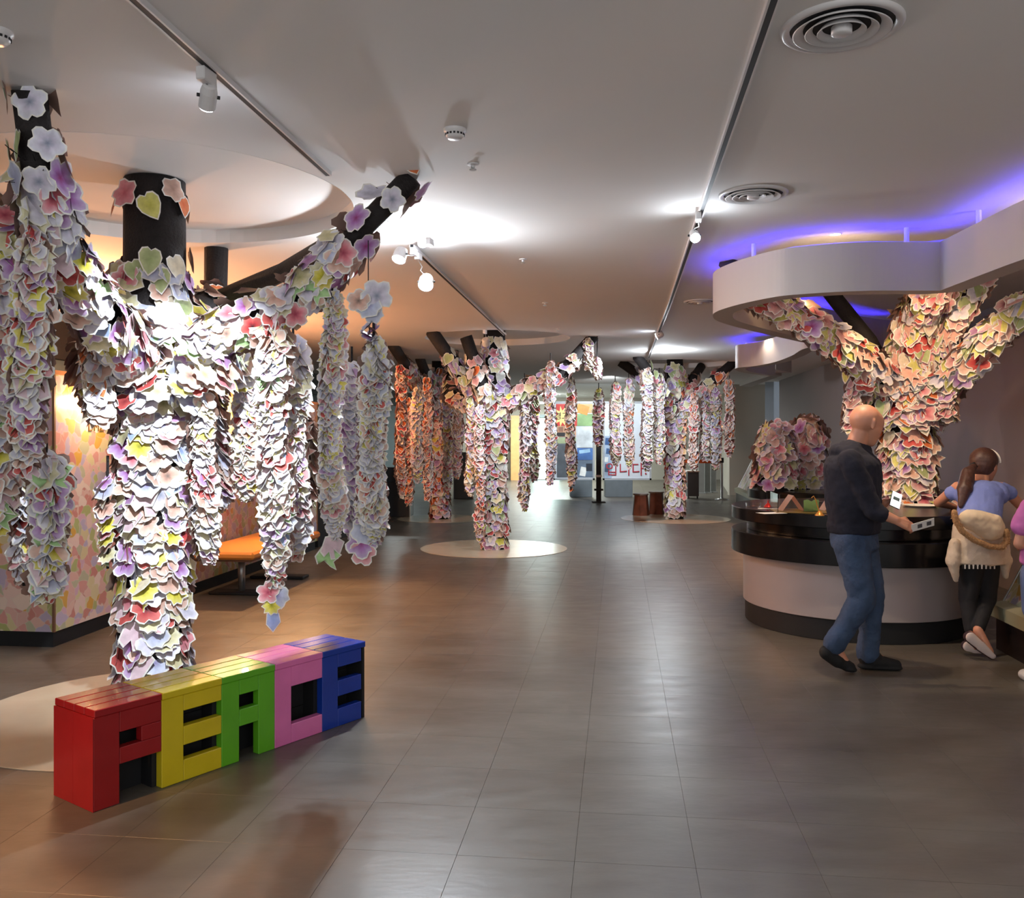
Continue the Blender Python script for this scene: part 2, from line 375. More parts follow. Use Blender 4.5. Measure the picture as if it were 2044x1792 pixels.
x, y = Cp(1394, 418); head((x, y), P(1386, 470, 5.45), (1.0, 1.2, 0), 'small lit white spotlight on the right track before the ring', power=90, angle=80, halo=4, r=.03)
x, y = Cp(1311, 662); head((x, y), P(1317, 668, 11.6), (.3, 12.3, 2.1), 'small white spotlight at the far end of the right track', power=190, angle=50, r=.045)
x, y = Cp(968, 655); head((x, y), P(970, 682, 11.0), (-.15, 12.4, 1.0), 'small pale spotlight right above the middle tree', power=60, angle=70, r=.05)
def downlight(px, py, r, label, lens='ledwarm', power=0, col=NEU, h=CEIL, angle=130):
    x, y = Cp(px, py, h); t = thing('ceiling_downlight', (x, y, h), label, 'downlight')
    bm = B(); lathe(bm, (x, y, h), [(r*1.25, 0), (r*1.22, -.006), (r, -.008), (r*.98, 0)], 32); obj('trim_ring', bm, M['whitemetal'], t)
    bm = B(); lathe(bm, (x, y, h-.004), [(r, 0), (r*.6, -.006), (0, -.01)], 32); obj('lens', bm, M[lens], t)
    if power and lens == 'led': light('POINT', 'downlight_glow', (x, y, h-.09), power, col, .07)
    elif power: light('SPOT', 'downlight_beam', (x, y, h-.03), power, col, r*.7, (x, y, 0), angle, .6)
downlight(1667, 466, .035, 'warm round downlight in the ceiling above the big ring', power=90, col=(1, .75, .5))
downlight(1326, 699, .09, 'bright white round downlight before the far right tree', 'led', power=65, col=COOL, angle=150)
downlight(1528, 660, .03, 'small warm downlight above the smaller ring', power=20, col=(1, .8, .6))
for px, py, lb in ((1494, 760, 'leftmost'), (1510, 753, 'middle'), (1522, 745, 'rightmost')):
    downlight(px, py, .045, lb+' of three small downlights in a row at the far right corner', power=25, h=2.78 if False else CEIL-.001)
# ------------------------------------------------------------------ floor discs
def fdisc(x, y, r, label):
    bm = B(); lathe(bm, (x, y, 0), [(0, .0005), (r, .0005), (r, .004), (r-.004, .005), (0, .005)], 72)
    return tag(obj('floor_disc', bm, M['disc']), label, 'floor disc')
fdisc(-2.07, 5.1, .94, 'cream round floor disc under the front flower tree beside the red stool')
fdisc(-.25, 12.45, 1.01, 'cream round floor disc under the middle flower tree')
fdisc(3.06, 16.9, 1.02, 'pale round floor disc under the far right flower tree')
fdisc(-1.30, 16.9, .85, 'pale round floor disc under the far left flower tree')
# ------------------------------------------------------------------ PEACE stools
def stool(k, letter, color, colname, label):
    A = Vector(G(187, 1622)); Bv = Vector(G(729, 1431)); u = (Bv-A).normalized(); n = Vector((-u.y, u.x)); L = (Bv-A).length
    w = L/5; base = A+u*w*k; D = .315; H = .42; TT = .032; FT = .045
    ang = math.atan2(u.y, u.x); R = Matrix.Rotation(ang, 3, 'Z')
    t = thing('letter_stool', (base+u*w/2+n*D/2).to_3d(), label, 'stool')
    mc = mat(colname+'_gloss_paint', color, .24, .06, 7, bump=.04, coat=.3)
    def blk(name, x0, x1, y0, y1, z0, z1, m, bev=.0025):
        c = base+u*((x0+x1)/2)+n*((y0+y1)/2); bm = B(); box(bm, (c.x, c.y, (z0+z1)/2), (x1-x0-.0012, y1-y0-.0012, z1-z0-.001), rot=R, bev=bev); return obj(name, bm, m, t)
    # top slats run along the bench
    ns = 4; ov = .006
    for s in range(ns):
        y0 = -ov+(D+ov)*s/ns; y1 = -ov+(D+ov)*(s+1)/ns; blk('top_slat', 0, w, y0+.0015, y1-.0015, H-TT, H, mc, .003)
    H2 = H-TT
    bars = {'P': [(0, .115, 0, H2), (.115, w, .30, H2), (.115, w, .165, .235), (.215, w, .235, .30)],
            'E': [(0, .11, 0, H2), (.11, w, .315, H2), (.11, w, .16, .245), (.11, w, 0, .095)],
            'A': [(0, .10, 0, H2), (.10, w-.10, .315, H2), (.10, w-.10, .165, .245), (w-.10, w, 0, H2)],
            'C': [(0, .105, 0, H2), (.105, w, .285, H2), (.105, w, 0, .095)]}[letter]
    endgap = .028 if k == 4 else 0
    for x0, x1, z0, z1 in bars:
        if k == 4 and x1 == w: x1 = w-endgap
        blk('letter_board', x0, x1, 0, FT, z0, z1, mc)
    # sides
    blk('side_panel', 0, .02, FT, D, 0, H2, mc if k in (0,) else M['black'], .001)
    blk('side_panel', w-.02, w, FT if k < 4 else 0.004, D, 0, H2, M['black'], .001)
    if k > 0: pass
    for s in range(3): blk('back_plank', .02, w-.02, D-.03-.16, D-.012-.16, H2*s/3, H2*(s+1)/3-.003, M['black'], .001)
    if k == 0:
        for s in range(2): blk('side_board', -.004, .0, .0+D*s/2, D*(s+1)/2, 0, H2, mc, .0005)
stool(0, 'P', (150, 26, 30), 'red', 'glossy red wooden box stool shaped as letter P, nearest of the row')
stool(1, 'E', (212, 190, 30), 'yellow', 'glossy yellow wooden box stool shaped as letter E')
stool(2, 'A', (96, 176, 36), 'green', 'glossy green wooden box stool shaped as letter A')
stool(3, 'C', (226, 118, 178), 'pink', 'glossy pink wooden box stool shaped as letter C')
stool(4, 'E', (20, 58, 158), 'blue', 'glossy blue wooden box stool shaped as letter E, farthest of the row')
# ------------------------------------------------------------------ booths on the left
def text_obj(name, body, size, loc, rot, m, parent, extr=.002):
    cu = bpy.data.curves.new(name, 'FONT'); cu.body = body; cu.size = size; cu.extrude = extr; cu.align_x = 'CENTER'; cu.align_y = 'CENTER'
    tmp = bpy.data.objects.new(name, cu); COL.objects.link(tmp)
    dg = bpy.context.evaluated_depsgraph_get(); me = bpy.data.meshes.new_from_object(tmp.evaluated_get(dg)); COL.objects.unlink(tmp); bpy.data.objects.remove(tmp)
    me.name = name; me.materials.clear(); me.materials.append(m)
    me.transform(Matrix.Translation(Vector(loc)) @ rot.to_4x4()); return link(name, me, parent)
def mosaic_mat(name, seedoff, bright=1.):
    m = bpy.data.materials.new(name); m.use_nodes = True; nt = m.node_tree; b = nt.nodes['Principled BSDF']
    tc = nt.nodes.new('ShaderNodeTexCoord'); mp = nt.nodes.new('ShaderNodeMapping'); mp.inputs['Location'].default_value = (seedoff, 0, 0)
    nt.links.new(tc.outputs['Object'], mp.inputs['Vector'])
    nz = nt.nodes.new('ShaderNodeTexNoise'); nz.inputs['Scale'].default_value = 7; nt.links.new(mp.outputs['Vector'], nz.inputs['Vector'])
    mix = nt.nodes.new('ShaderNodeMix'); mix.data_type = 'RGBA'; mix.inputs['Factor'].default_value = .12
    nt.links.new(mp.outputs['Vector'], mix.inputs['A']); nt.links.new(nz.outputs['Color'], mix.inputs['B'])
    vo = nt.nodes.new('ShaderNodeTexVoronoi'); vo.inputs['Scale'].default_value = 13; nt.links.new(mix.outputs['Result'], vo.inputs['Vector'])
    sep = nt.nodes.new('ShaderNodeSeparateColor'); nt.links.new(vo.outputs['Color'], sep.inputs['Color'])
    rp = nt.nodes.new('ShaderNodeValToRGB'); rp.color_ramp.interpolation = 'CONSTANT'
    cols = [(226, 190, 178), (214, 178, 196), (216, 206, 160), (205, 140, 130), (188, 190, 160), (232, 214, 200), (190, 180, 205), (214, 170, 80), (222, 182, 172), (176, 184, 120), (230, 205, 195), (214, 158, 150)]
    el = rp.color_ramp.elements
    while len(el) < len(cols): el.new(.5)
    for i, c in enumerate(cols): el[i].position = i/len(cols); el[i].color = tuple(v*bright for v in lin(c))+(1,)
    nt.links.new(sep.outputs['Red'], rp.inputs['Fac'])
    v2 = nt.nodes.new('ShaderNodeTexVoronoi'); v2.feature = 'DISTANCE_TO_EDGE'; v2.inputs['Scale'].default_value = 13; nt.links.new(mix.outputs['Result'], v2.inputs['Vector'])
    mr = nt.nodes.new('ShaderNodeMapRange'); mr.inputs['From Max'].default_value = .06; mr.inputs['To Min'].default_value = .45; mr.inputs['To Max'].default_value = 0
    nt.links.new(v2.outputs['Distance'], mr.inputs['Value'])
    m2 = nt.nodes.new('ShaderNodeMix'); m2.data_type = 'RGBA'; m2.inputs['B'].default_value = lin((222, 214, 200))+(1,)
    nt.links.new(mr.outputs['Result'], m2.inputs['Factor']); nt.links.new(rp.outputs['Color'], m2.inputs['A'])
    nt.links.new(m2.outputs['Result'], b.inputs['Base Color']); b.inputs['Roughness'].default_value = .3
    return m
MOS = mosaic_mat('flower_collage_print', 0); MOS2 = mosaic_mat('flower_collage_print_dark', 3.3, .62)  # second print is the same collage with all colours darkened
def booth(d0, d1, label, msk, top=2.0, name='display_booth'):
    a = Vector(RW(-4.1, d0)); b = Vector(RW(-4.1, d1)); c = Vector(RW(-5.3, d1)); d = Vector(RW(-5.3, d0))
    t = thing(name, ((a+c)/2).to_3d(), label, 'display booth')
    def poly(ins): # inset plan
        return [RW(-4.1-ins, d0+ins), RW(-4.1-ins, d1-ins), RW(-5.3+ins, d1-ins), RW(-5.3+ins, d0+ins)]
    bm = B(); prism(bm, poly(.02), 0, .115); obj('plinth', bm, M['black'], t)
    bm = B(); prism(bm, poly(0), .115, top); obj('body', bm, msk, t)
    pl = poly(0)
    for (x, y) in (pl[0], pl[1]):
        bm = B(); box(bm, (x, y, (top+.115)/2), (.018, .018, top-.115), rz=-PSI); obj('corner_strip', bm, mat('brown_edge', (120, 86, 62), .5), t)
    bm = B(); prism(bm, [RW(-4.07, d0-.03), RW(-4.07, d1+.03), RW(-5.33, d1+.03), RW(-5.33, d0-.03)], top, top+.03); obj('cap', bm, mat('amber_lit_cap', (196, 128, 74), .4, .15, 4), t)  # amber colour carries the warm glow of the lit booth top
    return t
b1 = booth(6.16, 7.30, 'tall booth covered in a pastel flower collage at the left edge', MOS)
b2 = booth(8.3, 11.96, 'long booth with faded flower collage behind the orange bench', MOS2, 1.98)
Rt = Matrix.Rotation(math.pi/2-PSI, 3, 'Z') @ Matrix.Rotation(math.pi/2, 3, 'X')
x, y = RW(-4.094, 6.78)
text_obj('lettering', 'DMZ시간', .10, (x, y, 1.62), Rt, mat('olive_letters', (128, 96, 44), .5), b1)
bulbs = [(-4.0, 6.55, 1.86), (-4.0, 7.02, 1.80)]
def bulb(lat, dep, z, label, power):
    x, y = RW(lat, dep); t = thing('bulb_lamp', (x, y, z), label, 'lamp', 'warm bulbs on the booths')
    bm = B(); lathe(bm, (x, y, z), [(0, -.03), (.016, -.026), (.026, -.008), (.024, .01), (.012, .028), (.01, .04)], 16); obj('bulb', bm, M['bulb'], t, True)
    bm = B(); lathe(bm, (x, y, z), [(.013, .036), (.014, .06), (0, .062)], 12); obj('socket', bm, M['dark'], t)
    x2, y2 = RW(lat-.11, dep); bm = B(); tube(bm, [(x, y, z+.055), (x2, y2, z+.075)], .006, 6); obj('arm', bm, M['steel'], t)
    light('POINT', 'bulb_light', (x+.05, y-.02, z), power, WARM, .03)
bulb(-4.0, 6.58, 1.82, 'warm glowing bulb on the left booth above its lettering', 14)
bulb(-4.0, 8.7, 1.81, 'warm glowing bulb on the long booth just right of the front trunk', 10)
bulb(-4.0, 9.24, 1.81, 'warm glowing bulb on the long booth behind the hanging strands', 14)
bulb(-4.0, 11.36, 1.80, 'warm glowing bulb at the far end of the long booth', 10)
light('POINT', 'booth_glow_fill', RW(-4.7, 6.9)+(2.35,), 125, (1, .5, .24), .08)  # added point lights boosting the bulbs' warm glow on the ceiling
light('POINT', 'booth_glow_fill', RW(-4.7, 9.6)+(2.35,), 125, (1, .5, .24), .08)
light('SPOT', 'warm_beam', RW(-3.6, 9.9)+(2.75,), 520, (1, .5, .2), .04, (-1.75, 8.3, 0), 62, .9)  # added spot imitating warm booth light reflected in the floor
light('SPOT', 'warm_beam', (-3.1, 2.0, 2.8), 330, (1, .5, .2), .04, (-1.95, 3.0, 0), 42, .6)
# orange bench
bx, by = RW(-3.62, 8.75)
t = thing('padded_bench', (bx, by, 0), 'bench with orange padded seat and steel column leg beside the long booth', 'bench')
def rbx(name, lat0, lat1, d0, d1, z0, z1, m, par, bev=.0):
    x, y = RW((lat0+lat1)/2, (d0+d1)/2); bm = B(); box(bm, (x, y, (z0+z1)/2), (lat1-lat0, d1-d0, z1-z0), rz=-PSI, bev=bev); return obj(name, bm, m, par)
rbx('seat', -4.02, -3.35, 8.0, 9.9, .40, .47, mat('orange_vinyl', (214, 138, 58), .35, .05, 4), t, .02)
rbx('seat_board', -3.98, -3.4, 8.05, 9.85, .375, .40, mat('brown_board', (110, 74, 48), .5), t)
for dd in (8.5, 9.5):
    x, y = RW(-3.68, dd); bm = B(); tube(bm, [(x, y, .03), (x, y, .375)], .035, 16); obj('leg', bm, M['steel'], t, True)
    rbx('foot', -3.98, -3.38, dd-.1, dd+.1, 0, .03, M['dark'], t, .008)
# ------------------------------------------------------------------ paper cards
BORD = (238, 236, 230)
def outline(kind, N, rnd):
    out = []
    if kind in ('hib', 'ragged', 'rose'):
        ph = rnd.uniform(0, 6.28)
        for i in range(N):
            a = 2*math.pi*i/N
            if kind == 'hib': r = ((.72, .94, 1.0, .95) if N == 20 else (.74, .98, .96))[i % (N//5)]+rnd.uniform(-.05, .05)
            elif kind == 'rose': r = .86+.10*math.cos(7*a+ph)+rnd.uniform(-.05, .05)
            else: r = .86+(.13 if i % 2 else -.10)+rnd.uniform(-.04, .04)
            out.append((r*math.cos(a), r*math.sin(a)))
    elif kind == 'leaf': out = [(0, -1), (.3, -.66), (.58, -.2), (.66, .25), (.5, .62), (.2, .72), (0, .56), (-.2, .72), (-.5, .62), (-.66, .25), (-.58, -.2), (-.3, -.66)]
    elif kind == 'arrow': out = [(.95, .1), (.45, .55), (.35, .2), (0, .45), (-.25, .85), (-.9, .2), (-.75, -.35), (-.35, -.1), (.1, -.6), (.5, -.85), (.35, -.3)]
    elif kind == 'gem': out = [(.55, -.2), (.45, .5), (0, .95), (-.5, .55), (-.6, -.3), (-.1, -.95)]
    elif kind == 'house': out = [(.7, -.75), (.8, .6), (.35, .75), (0, .95), (-.7, .6), (-.75, -.6), (-.35, -.9), (-.1, -.4), (.2, -.95)]
    elif kind == 'maple': out = [(.1, -1), (.3, -.45), (.75, -.6), (.6, -.15), (1, .2), (.5, .3), (.45, .75), (.1, .5), (-.1, 1), (-.3, .5), (-.7, .65), (-.6, .2), (-1, -.05), (-.55, -.3), (-.6, -.75), (-.15, -.45)]
    return out
def make_card(kind, cc, cm, co, lod, rnd):
    N = {'hib': 20, 'ragged': 18, 'rose': 18, 'leaf': 12}.get(kind, 0)
    if lod: N = {'hib': 15, 'ragged': 12, 'rose': 12, 'leaf': 9}.get(kind, 0)
    ol = outline(kind, N, rnd); n = len(ol)
    cup = rnd.uniform(.02, .2); wav = rnd.uniform(.03, .09); ph = rnd.uniform(0, 6)
    bx = rnd.uniform(-.25, .25)
    def z(x, y): r2 = x*x+y*y; return cup*r2*.6+wav*math.sin(3*math.atan2(y, x)+ph)*r2+bx*x*x
    rings = [.42, .90, 1.0] if (kind in ('hib', 'ragged', 'rose') and not lod) else [.89, 1.0]
    vs = [(0, 0, 0)]; 
    for r in rings: vs += [(x*r, y*r, z(x*r, y*r)) for x, y in ol]
    tr = []; cl = []
    w = lin(BORD)
    c0, c1, c2 = lin(cc), lin(cm), lin(co)
    if len(rings) == 2:
        mid = tuple((p+q)/2 for p, q in zip(c1, c2)) ; cen = tuple(.5*p+.5*q for p, q in zip(c0, c1)) if kind in ('hib', 'ragged', 'rose') else c1
        for i in range(n): tr.append((0, 1+i, 1+(i+1) % n)); cl += [cen, mid if kind in ('hib', 'rose', 'ragged') else c2, mid if kind in ('hib', 'rose', 'ragged') else c2]
        a0 = 1
    else:
        for i in range(n): tr.append((0, 1+i, 1+(i+1) % n)); cl += [c0, c1, c1]
        for i in range(n):
            a, b_ = 1+i, 1+(i+1) % n; c, d = a+n, b_+n
            tr += [(a, c, d), (a, d, b_)]; cl += [c1, c2, c2, c1, c2, c1]
        a0 = 1+n
    for i in range(n):
        a, b_ = a0+i, a0+(i+1) % n; c, d = a+n, b_+n
        tr += [(a, c, d), (a, d, b_)]; cl += [w]*6
    return np.array(vs, dtype=np.float32), np.array(tr, dtype=np.int32), np.array([c+(1.,) for c in cl], dtype=np.float32)
SPEC = {
 'lilac': ('hib', (150, 50, 110), (176, 124, 188), (206, 184, 218)), 'red': ('hib', (45, 34, 42), (196, 70, 72), (214, 116, 108)),
 'peach': ('hib', (118, 104, 96), (218, 172, 154), (232, 204, 190)), 'white': ('hib', (130, 140, 160), (208, 202, 220), (226, 226, 236)),
 'pink': ('hib', (158, 50, 78), (220, 124, 136), (232, 184, 188)), 'yellow': ('ragged', (140, 138, 34), (222, 212, 76), (234, 226, 134)),
 'cream': ('ragged', (182, 178, 120), (224, 216, 170), (232, 228, 196)), 'bluish': ('rose', (140, 130, 178), (190, 196, 222), (214, 218, 234)),
 'rose': ('rose', (112, 72, 158), (180, 150, 204), (220, 206, 232)), 'pinkrose': ('rose', (140, 78, 90), (208, 152, 154), (226, 194, 192)),
 'lgreen': ('leaf', (0, 0, 0), (158, 176, 120), (186, 196, 146)), 'lyellow': ('leaf', (0, 0, 0), (206, 204, 96), (216, 214, 130)),
 'lorange': ('leaf', (0, 0, 0), (206, 92, 48), (216, 128, 80)), 'lcream': ('leaf', (0, 0, 0), (222, 208, 180), (230, 222, 200)),
 'lgrey': ('leaf', (0, 0, 0), (196, 200, 196), (212, 216, 210)), 'dgreen': ('leaf', (0, 0, 0), (88, 110, 84), (110, 130, 98)),
 'agreen': ('arrow', (0, 0, 0), (176, 222, 150), (186, 226, 164)), 'bgem': ('gem', (0, 0, 0), (150, 176, 226), (176, 196, 232)),
 'phouse': ('house', (0, 0, 0), (222, 192, 204), (228, 204, 212)), 'ymaple': ('maple', (0, 0, 0), (206, 202, 110), (216, 212, 136)),
 'omaple': ('maple', (0, 0, 0), (226, 120, 62), (230, 140, 84)), 'pmaple': ('maple', (0, 0, 0), (220, 164, 150), (226, 182, 168)),
}
NAMES = {}
TPL = [dict(), dict()]; MESH = [dict(), dict()]
rr = random.Random(11)
for k, (kind, a, b, c) in SPEC.items():
    NAMES[k] = 'paper_flower' if kind in ('hib', 'ragged', 'rose') else ('paper_leaf' if kind in ('leaf', 'maple') else 'message_card')
    for lod in (0, 1):
        lst = []
        for v in range(2 if lod == 0 else 1):
            vs, tr, cl = make_card(kind, a, b, c, lod, rr); lst.append((vs, tr, cl))
        TPL[lod][k] = lst
def mesh_from(name, vs, tr, cl):
    me = bpy.data.meshes.new(name); nv, nt_ = len(vs), len(tr)
    me.vertices.add(nv); me.vertices.foreach_set('co', vs.astype(np.float32).ravel())
    me.loops.add(nt_*3); me.loops.foreach_set('vertex_index', tr.astype(np.int32).ravel())
    me.polygons.add(nt_); me.polygons.foreach_set('loop_start', np.arange(0, nt_*3, 3, dtype=np.int32))
    me.update(calc_edges=True)
    at = me.color_attributes.new('Col', 'FLOAT_COLOR', 'CORNER'); at.data.foreach_set('color', cl.astype(np.float32).ravel())
    me.materials.append(M['paper']); return me
for lod in (0, 1):
    for k in SPEC: MESH[lod][k] = [mesh_from(NAMES[k], *t) for t in TPL[lod][k]]
PAL1 = ['white']*6+['bluish']*5+['lilac']*4+['peach']*6+['pink']*2+['red']*2+['yellow']*3+['cream']*3+['phouse']*2+['agreen']+['bgem']+['lcream']
PALG = ['white']*6+['bluish']*4+['cream']*4+['peach']*4+['yellow']*2+['pink']*2+['lilac']*2+['red']+['phouse']
PALF = ['rose']*4+['pinkrose']*4+['white']*3+['peach']*4+['lcream']*3+['lgrey']*2+['yellow']*2+['red']*2+['cream']*3+['lgreen']*2+['pink']*2+['lilac']
PALT = ['lgrey']*3+['lcream']*2+['lgreen']*2+['rose']*2+['pinkrose']+['lorange']
PALK = ['peach']*4+['pink']*3+['pinkrose']*3+['lyellow']*2+['lorange']*2+['ymaple']*2+['pmaple']*3+['lcream']*3+['red']*2+['white']*2+['lilac']*2+['lgreen']*2
PALO = ['lorange']*3+['pinkrose']*3+['peach']*3+['red']*2+['lcream']
PALM = ['peach']*4+['pinkrose']*5+['pink']*3+['white']+['ymaple']+['cream']*2+['lilac']
class Cards:
    def __init__(s): s.items = []
    def add(s, p, n, D, size, pal, tilt, roll=None, jit=.2):
        n = Vector(n).normalized(); D = Vector(D); D = (D-n*D.dot(n)); 
        if D.length < .1: D = n.orthogonal()
        D.normalize()
        n2 = (n*math.cos(tilt)+D*math.sin(tilt)); D2 = (D*math.cos(tilt)-n*math.sin(tilt))
        n2 = (n2+Vector((random.gauss(0, jit), random.gauss(0, jit), random.gauss(0, jit)*.6))).normalized()
        T_ = D2.cross(n2).normalized(); D2 = n2.cross(T_).normalized()
        r = random.uniform(-.5, .5) if roll is None else roll
        k = random.choice(pal)
        if SPEC[k][0] in ('hib', 'ragged', 'rose'): r = random.uniform(0, 6.28)
        X = T_*math.cos(r)+D2*math.sin(r); Y = -T_*math.sin(r)+D2*math.cos(r)
        # x cross y must equal n2
        if X.cross(Y).dot(n2) < 0: X = -X
        sz = size*random.uniform(.85, 1.15)*(1.15 if SPEC[k][0] not in ('hib', 'ragged', 'rose') else 1)
        s.items.append((k, random.randrange(2), np.array([[X.x*sz, Y.x*sz, n2.x*sz, p[0]], [X.y*sz, Y.y*sz, n2.y*sz, p[1]], [X.z*sz, Y.z*sz, n2.z*sz, p[2]]]), n2))
    def build(s, parent, nparts, lod, stuffname='paper_flowers'):
        base = parent_loc(parent); sc = []
        for i, (k, v, m, n) in enumerate(s.items):
            p = Vector((m[0][3], m[1][3], m[2][3])); d = Vector((0, 0, EYE))-p; L = d.length
            fac = n.dot(d/L); px = CX+F*p.x/p.y; py = HY-F*(p.z-EYE)/p.y
            vis = 1 if (-30 < px < 2074 and -30 < py < 1800) else .05
            # outermost toward the camera wins
            od = (Vector((p.x-base.x, p.y-base.y))); 
            sc.append((-(max(fac, .05)/L*vis*(1+.6*(-(od.dot(Vector((p.x, p.y)).normalized()))))), i))
        sc.sort(); chosen = set(i for _, i in sc[:nparts])
        for i in sorted(chosen):
            k, v, m, n = s.items[i]; lst = MESH[lod][k]; me = lst[v % len(lst)]
            o = bpy.data.objects.new(NAMES[k], me); COL.objects.link(o); o.parent = parent
            mm = Matrix(((m[0][0], m[0][1], m[0][2], m[0][3]-base.x), (m[1][0], m[1][1], m[1][2], m[1][3]-base.y), (m[2][0], m[2][1], m[2][2], m[2][3]-base.z), (0, 0, 0, 1)))
            o.matrix_local = mm
        V, Tt, Cc, off = [], [], [], 0
        for i, (k, v, m, n) in enumerate(s.items):
            if i in chosen: continue
            lst = TPL[1][k]; vs, tr, cl = lst[v % len(lst)]
            V.append(vs @ m[:, :3].T.astype(np.float32)+m[:, 3].astype(np.float32)-np.array(base, dtype=np.float32)); Tt.append(tr+off); off += len(vs)
            Cc.append(cl*np.array([[rng.uniform(.9, 1.0)]*3+[1.]], dtype=np.float32))
        if V:
            me = mesh_from(stuffname, np.concatenate(V), np.concatenate(Tt), np.concatenate(Cc))
            o = bpy.data.objects.new(stuffname, me); COL.objects.link(o); o.parent = parent; o['kind'] = 'stuff'
    def sleeve(s, pts, rad, step, size, pal, tilt=.5, den=1., skip_up=0., jit=.2):
        pts = [Vector(p) for p in pts]
        for i in range(len(pts)-1):
            A, Bq = pts[i], pts[i+1]; ax = Bq-A; L = ax.length; ax.normalize(); n = max(1, int(L/step))
            u = ax.orthogonal().normalized(); w = ax.cross(u)
            for j in range(n):
                f = (j+random.uniform(0, 1))/n; c = A+(Bq-A)*f
                r = rad if not isinstance(rad, (list, tuple)) else rad[i]*(1-f)+rad[i+1]*f
                m_ = max(2, int(den*2*math.pi*(r+size*.3)/(size*1.15))); a0 = random.uniform(0, 6.28)
                for k in range(m_):
                    a = a0+2*math.pi*k/m_+random.uniform(-.25, .25)
                    nn = u*math.cos(a)+w*math.sin(a)
                    if nn.z > .5 and random.random() < skip_up: continue
                    D = Vector((0, 0, 1))
                    if abs(nn.z) > .8: D = ax
                    s.add(c+ax*random.uniform(-.5, .5)*step+nn*(r+random.uniform(0, .02)), nn, D, size, pal, tilt, jit=jit)
    def garland(s, x, y, z1, z0, phi, size, step, pal, w=.04, k3=3, back=True, tilt=.5, jit=.13, lean=(0, 0)):
        """hanging strand of shingled cards; phi is the way most of them face"""
        z = z1; i = 0; ph1 = random.uniform(0, 6)
        while z > z0:
            f = (z-z0)/(z1-z0+1e-6); taper = min(1, .45+f*4) * (.75 if f > .96 else 1)*(1+.10*math.sin(z*9+ph1))
            cx = x+.012*math.sin(z*5+ph1)+lean[0]*(z1-z); cy = y+.012*math.cos(z*4+ph1)+lean[1]*(z1-z)
            dirs = [phi+(q-(k3-1)/2)*1.0 for q in range(k3)]
            if back: dirs += [phi+math.pi+(q-.5)*.9 for q in range(2)]
            for a in dirs:
                a += random.uniform(-.22, .22)
                nn = Vector((math.cos(a), math.sin(a), 0))
                s.add(Vector((cx, cy, z+random.uniform(-.3, .3)*step))+nn*w*taper, nn, (0, 0, 1), size*taper, pal, tilt+random.uniform(-.15, .1), jit=jit)
            z -= step
FACE = -math.pi/2
def garl(px, y0, y1, Y, label, nparts, lod, size=.075, step=.024, pal=PALG, phi=FACE, w=.045, k3=3, back=True, group='hanging paper flower strands', tail=None, tilt=.48, lean=(0, 0)):
    X = (px-CX)*Y/F; z1 = EYE-(y0-HY)*Y/F; z0 = EYE-(y1-HY)*Y/F+size*.6
    t = thing('flower_garland', (X, Y, z1), label, 'garland', group)
    bm = B(); tube(bm, [(X, Y, min(z1+(.9 if px == 1192 else .14), CEIL-.001)), (X, Y, z1), (X+lean[0]*(z1-z0), Y+lean[1]*(z1-z0), z0)], .008, 6); obj('cord', bm, M['bark'], t)
    c = Cards(); c.garland(X, Y, z1, z0, phi, size, step, pal, w, k3, back, tilt, lean=lean)
    if tail:
        z = z0-.04
        for (dx, dz, kk, sz) in tail: c.add(Vector((X+dx, Y-.02, z-dz)), (0, -1, 0), (0, 0, 1), sz, [kk], .1, jit=.1)
    c.build(t, nparts, lod); return t
def limb(bm, pts, rads): tube(bm, pts, rads, 12)
def V3(*a): return Vector(a)
# ---- tree 1, front left
t1 = thing('flower_tree', (-2.03, 5.1, 0), 'large front tree with black trunk wrapped in paper flowers beside the letter stools', 'flower tree')
bm = B(); tube(bm, [(-2.03, 5.1, 0.006), (-2.03, 5.1, 1.2), (-2.02, 5.1, 2.1), (-2.02, 5.1, REC)], [.19, .17, .17, .165], 28); obj('trunk', bm, M['bark'], t1, True)
brA = [V3(-2.05, 5.0, 1.95), V3(-2.02, 4.45, 2.14), V3(-1.97, 3.9, 2.36), V3(-1.90, 3.62, 2.62), V3(-1.89, 3.53, CEIL)]
brB = [V3(-1.99, 3.95, 2.30), V3(-2.35, 3.9, 2.52), V3(-3.1, 4.0, CEIL)]
brC = [V3(-1.97, 5.05, 1.98), V3(-1.55, 4.98, 2.16), V3(-1.15, 4.9, 2.32), V3(-.87, 4.8, 2.58), V3(-.52, 4.7, CEIL)]
brD = [V3(-2.0, 5.2, 2.1), V3(-2.02, 5.9, 2.40), V3(-2.12, 6.45, 2.55), V3(-2.13, 6.5, REC-.02)]
brE = [V3(-2.02, 6.1, 2.45), V3(-1.5, 5.9, 2.62), V3(-1.05, 5.2, 2.66), V3(-.75, 4.85, 2.74)]
for nm, pts, rd in (('branch', brA, [.12, .09, .075, .065, .065]), ('branch', brB, [.07, .07, .07]), ('branch', brC, [.12, .08, .065, .055, .06]), ('branch', brD, [.1, .09, .08, .085]), ('branch', brE, [.07, .06, .05, .05])):
    bm = B(); limb(bm, pts, rd); obj(nm, bm, M['bark'], t1, True)
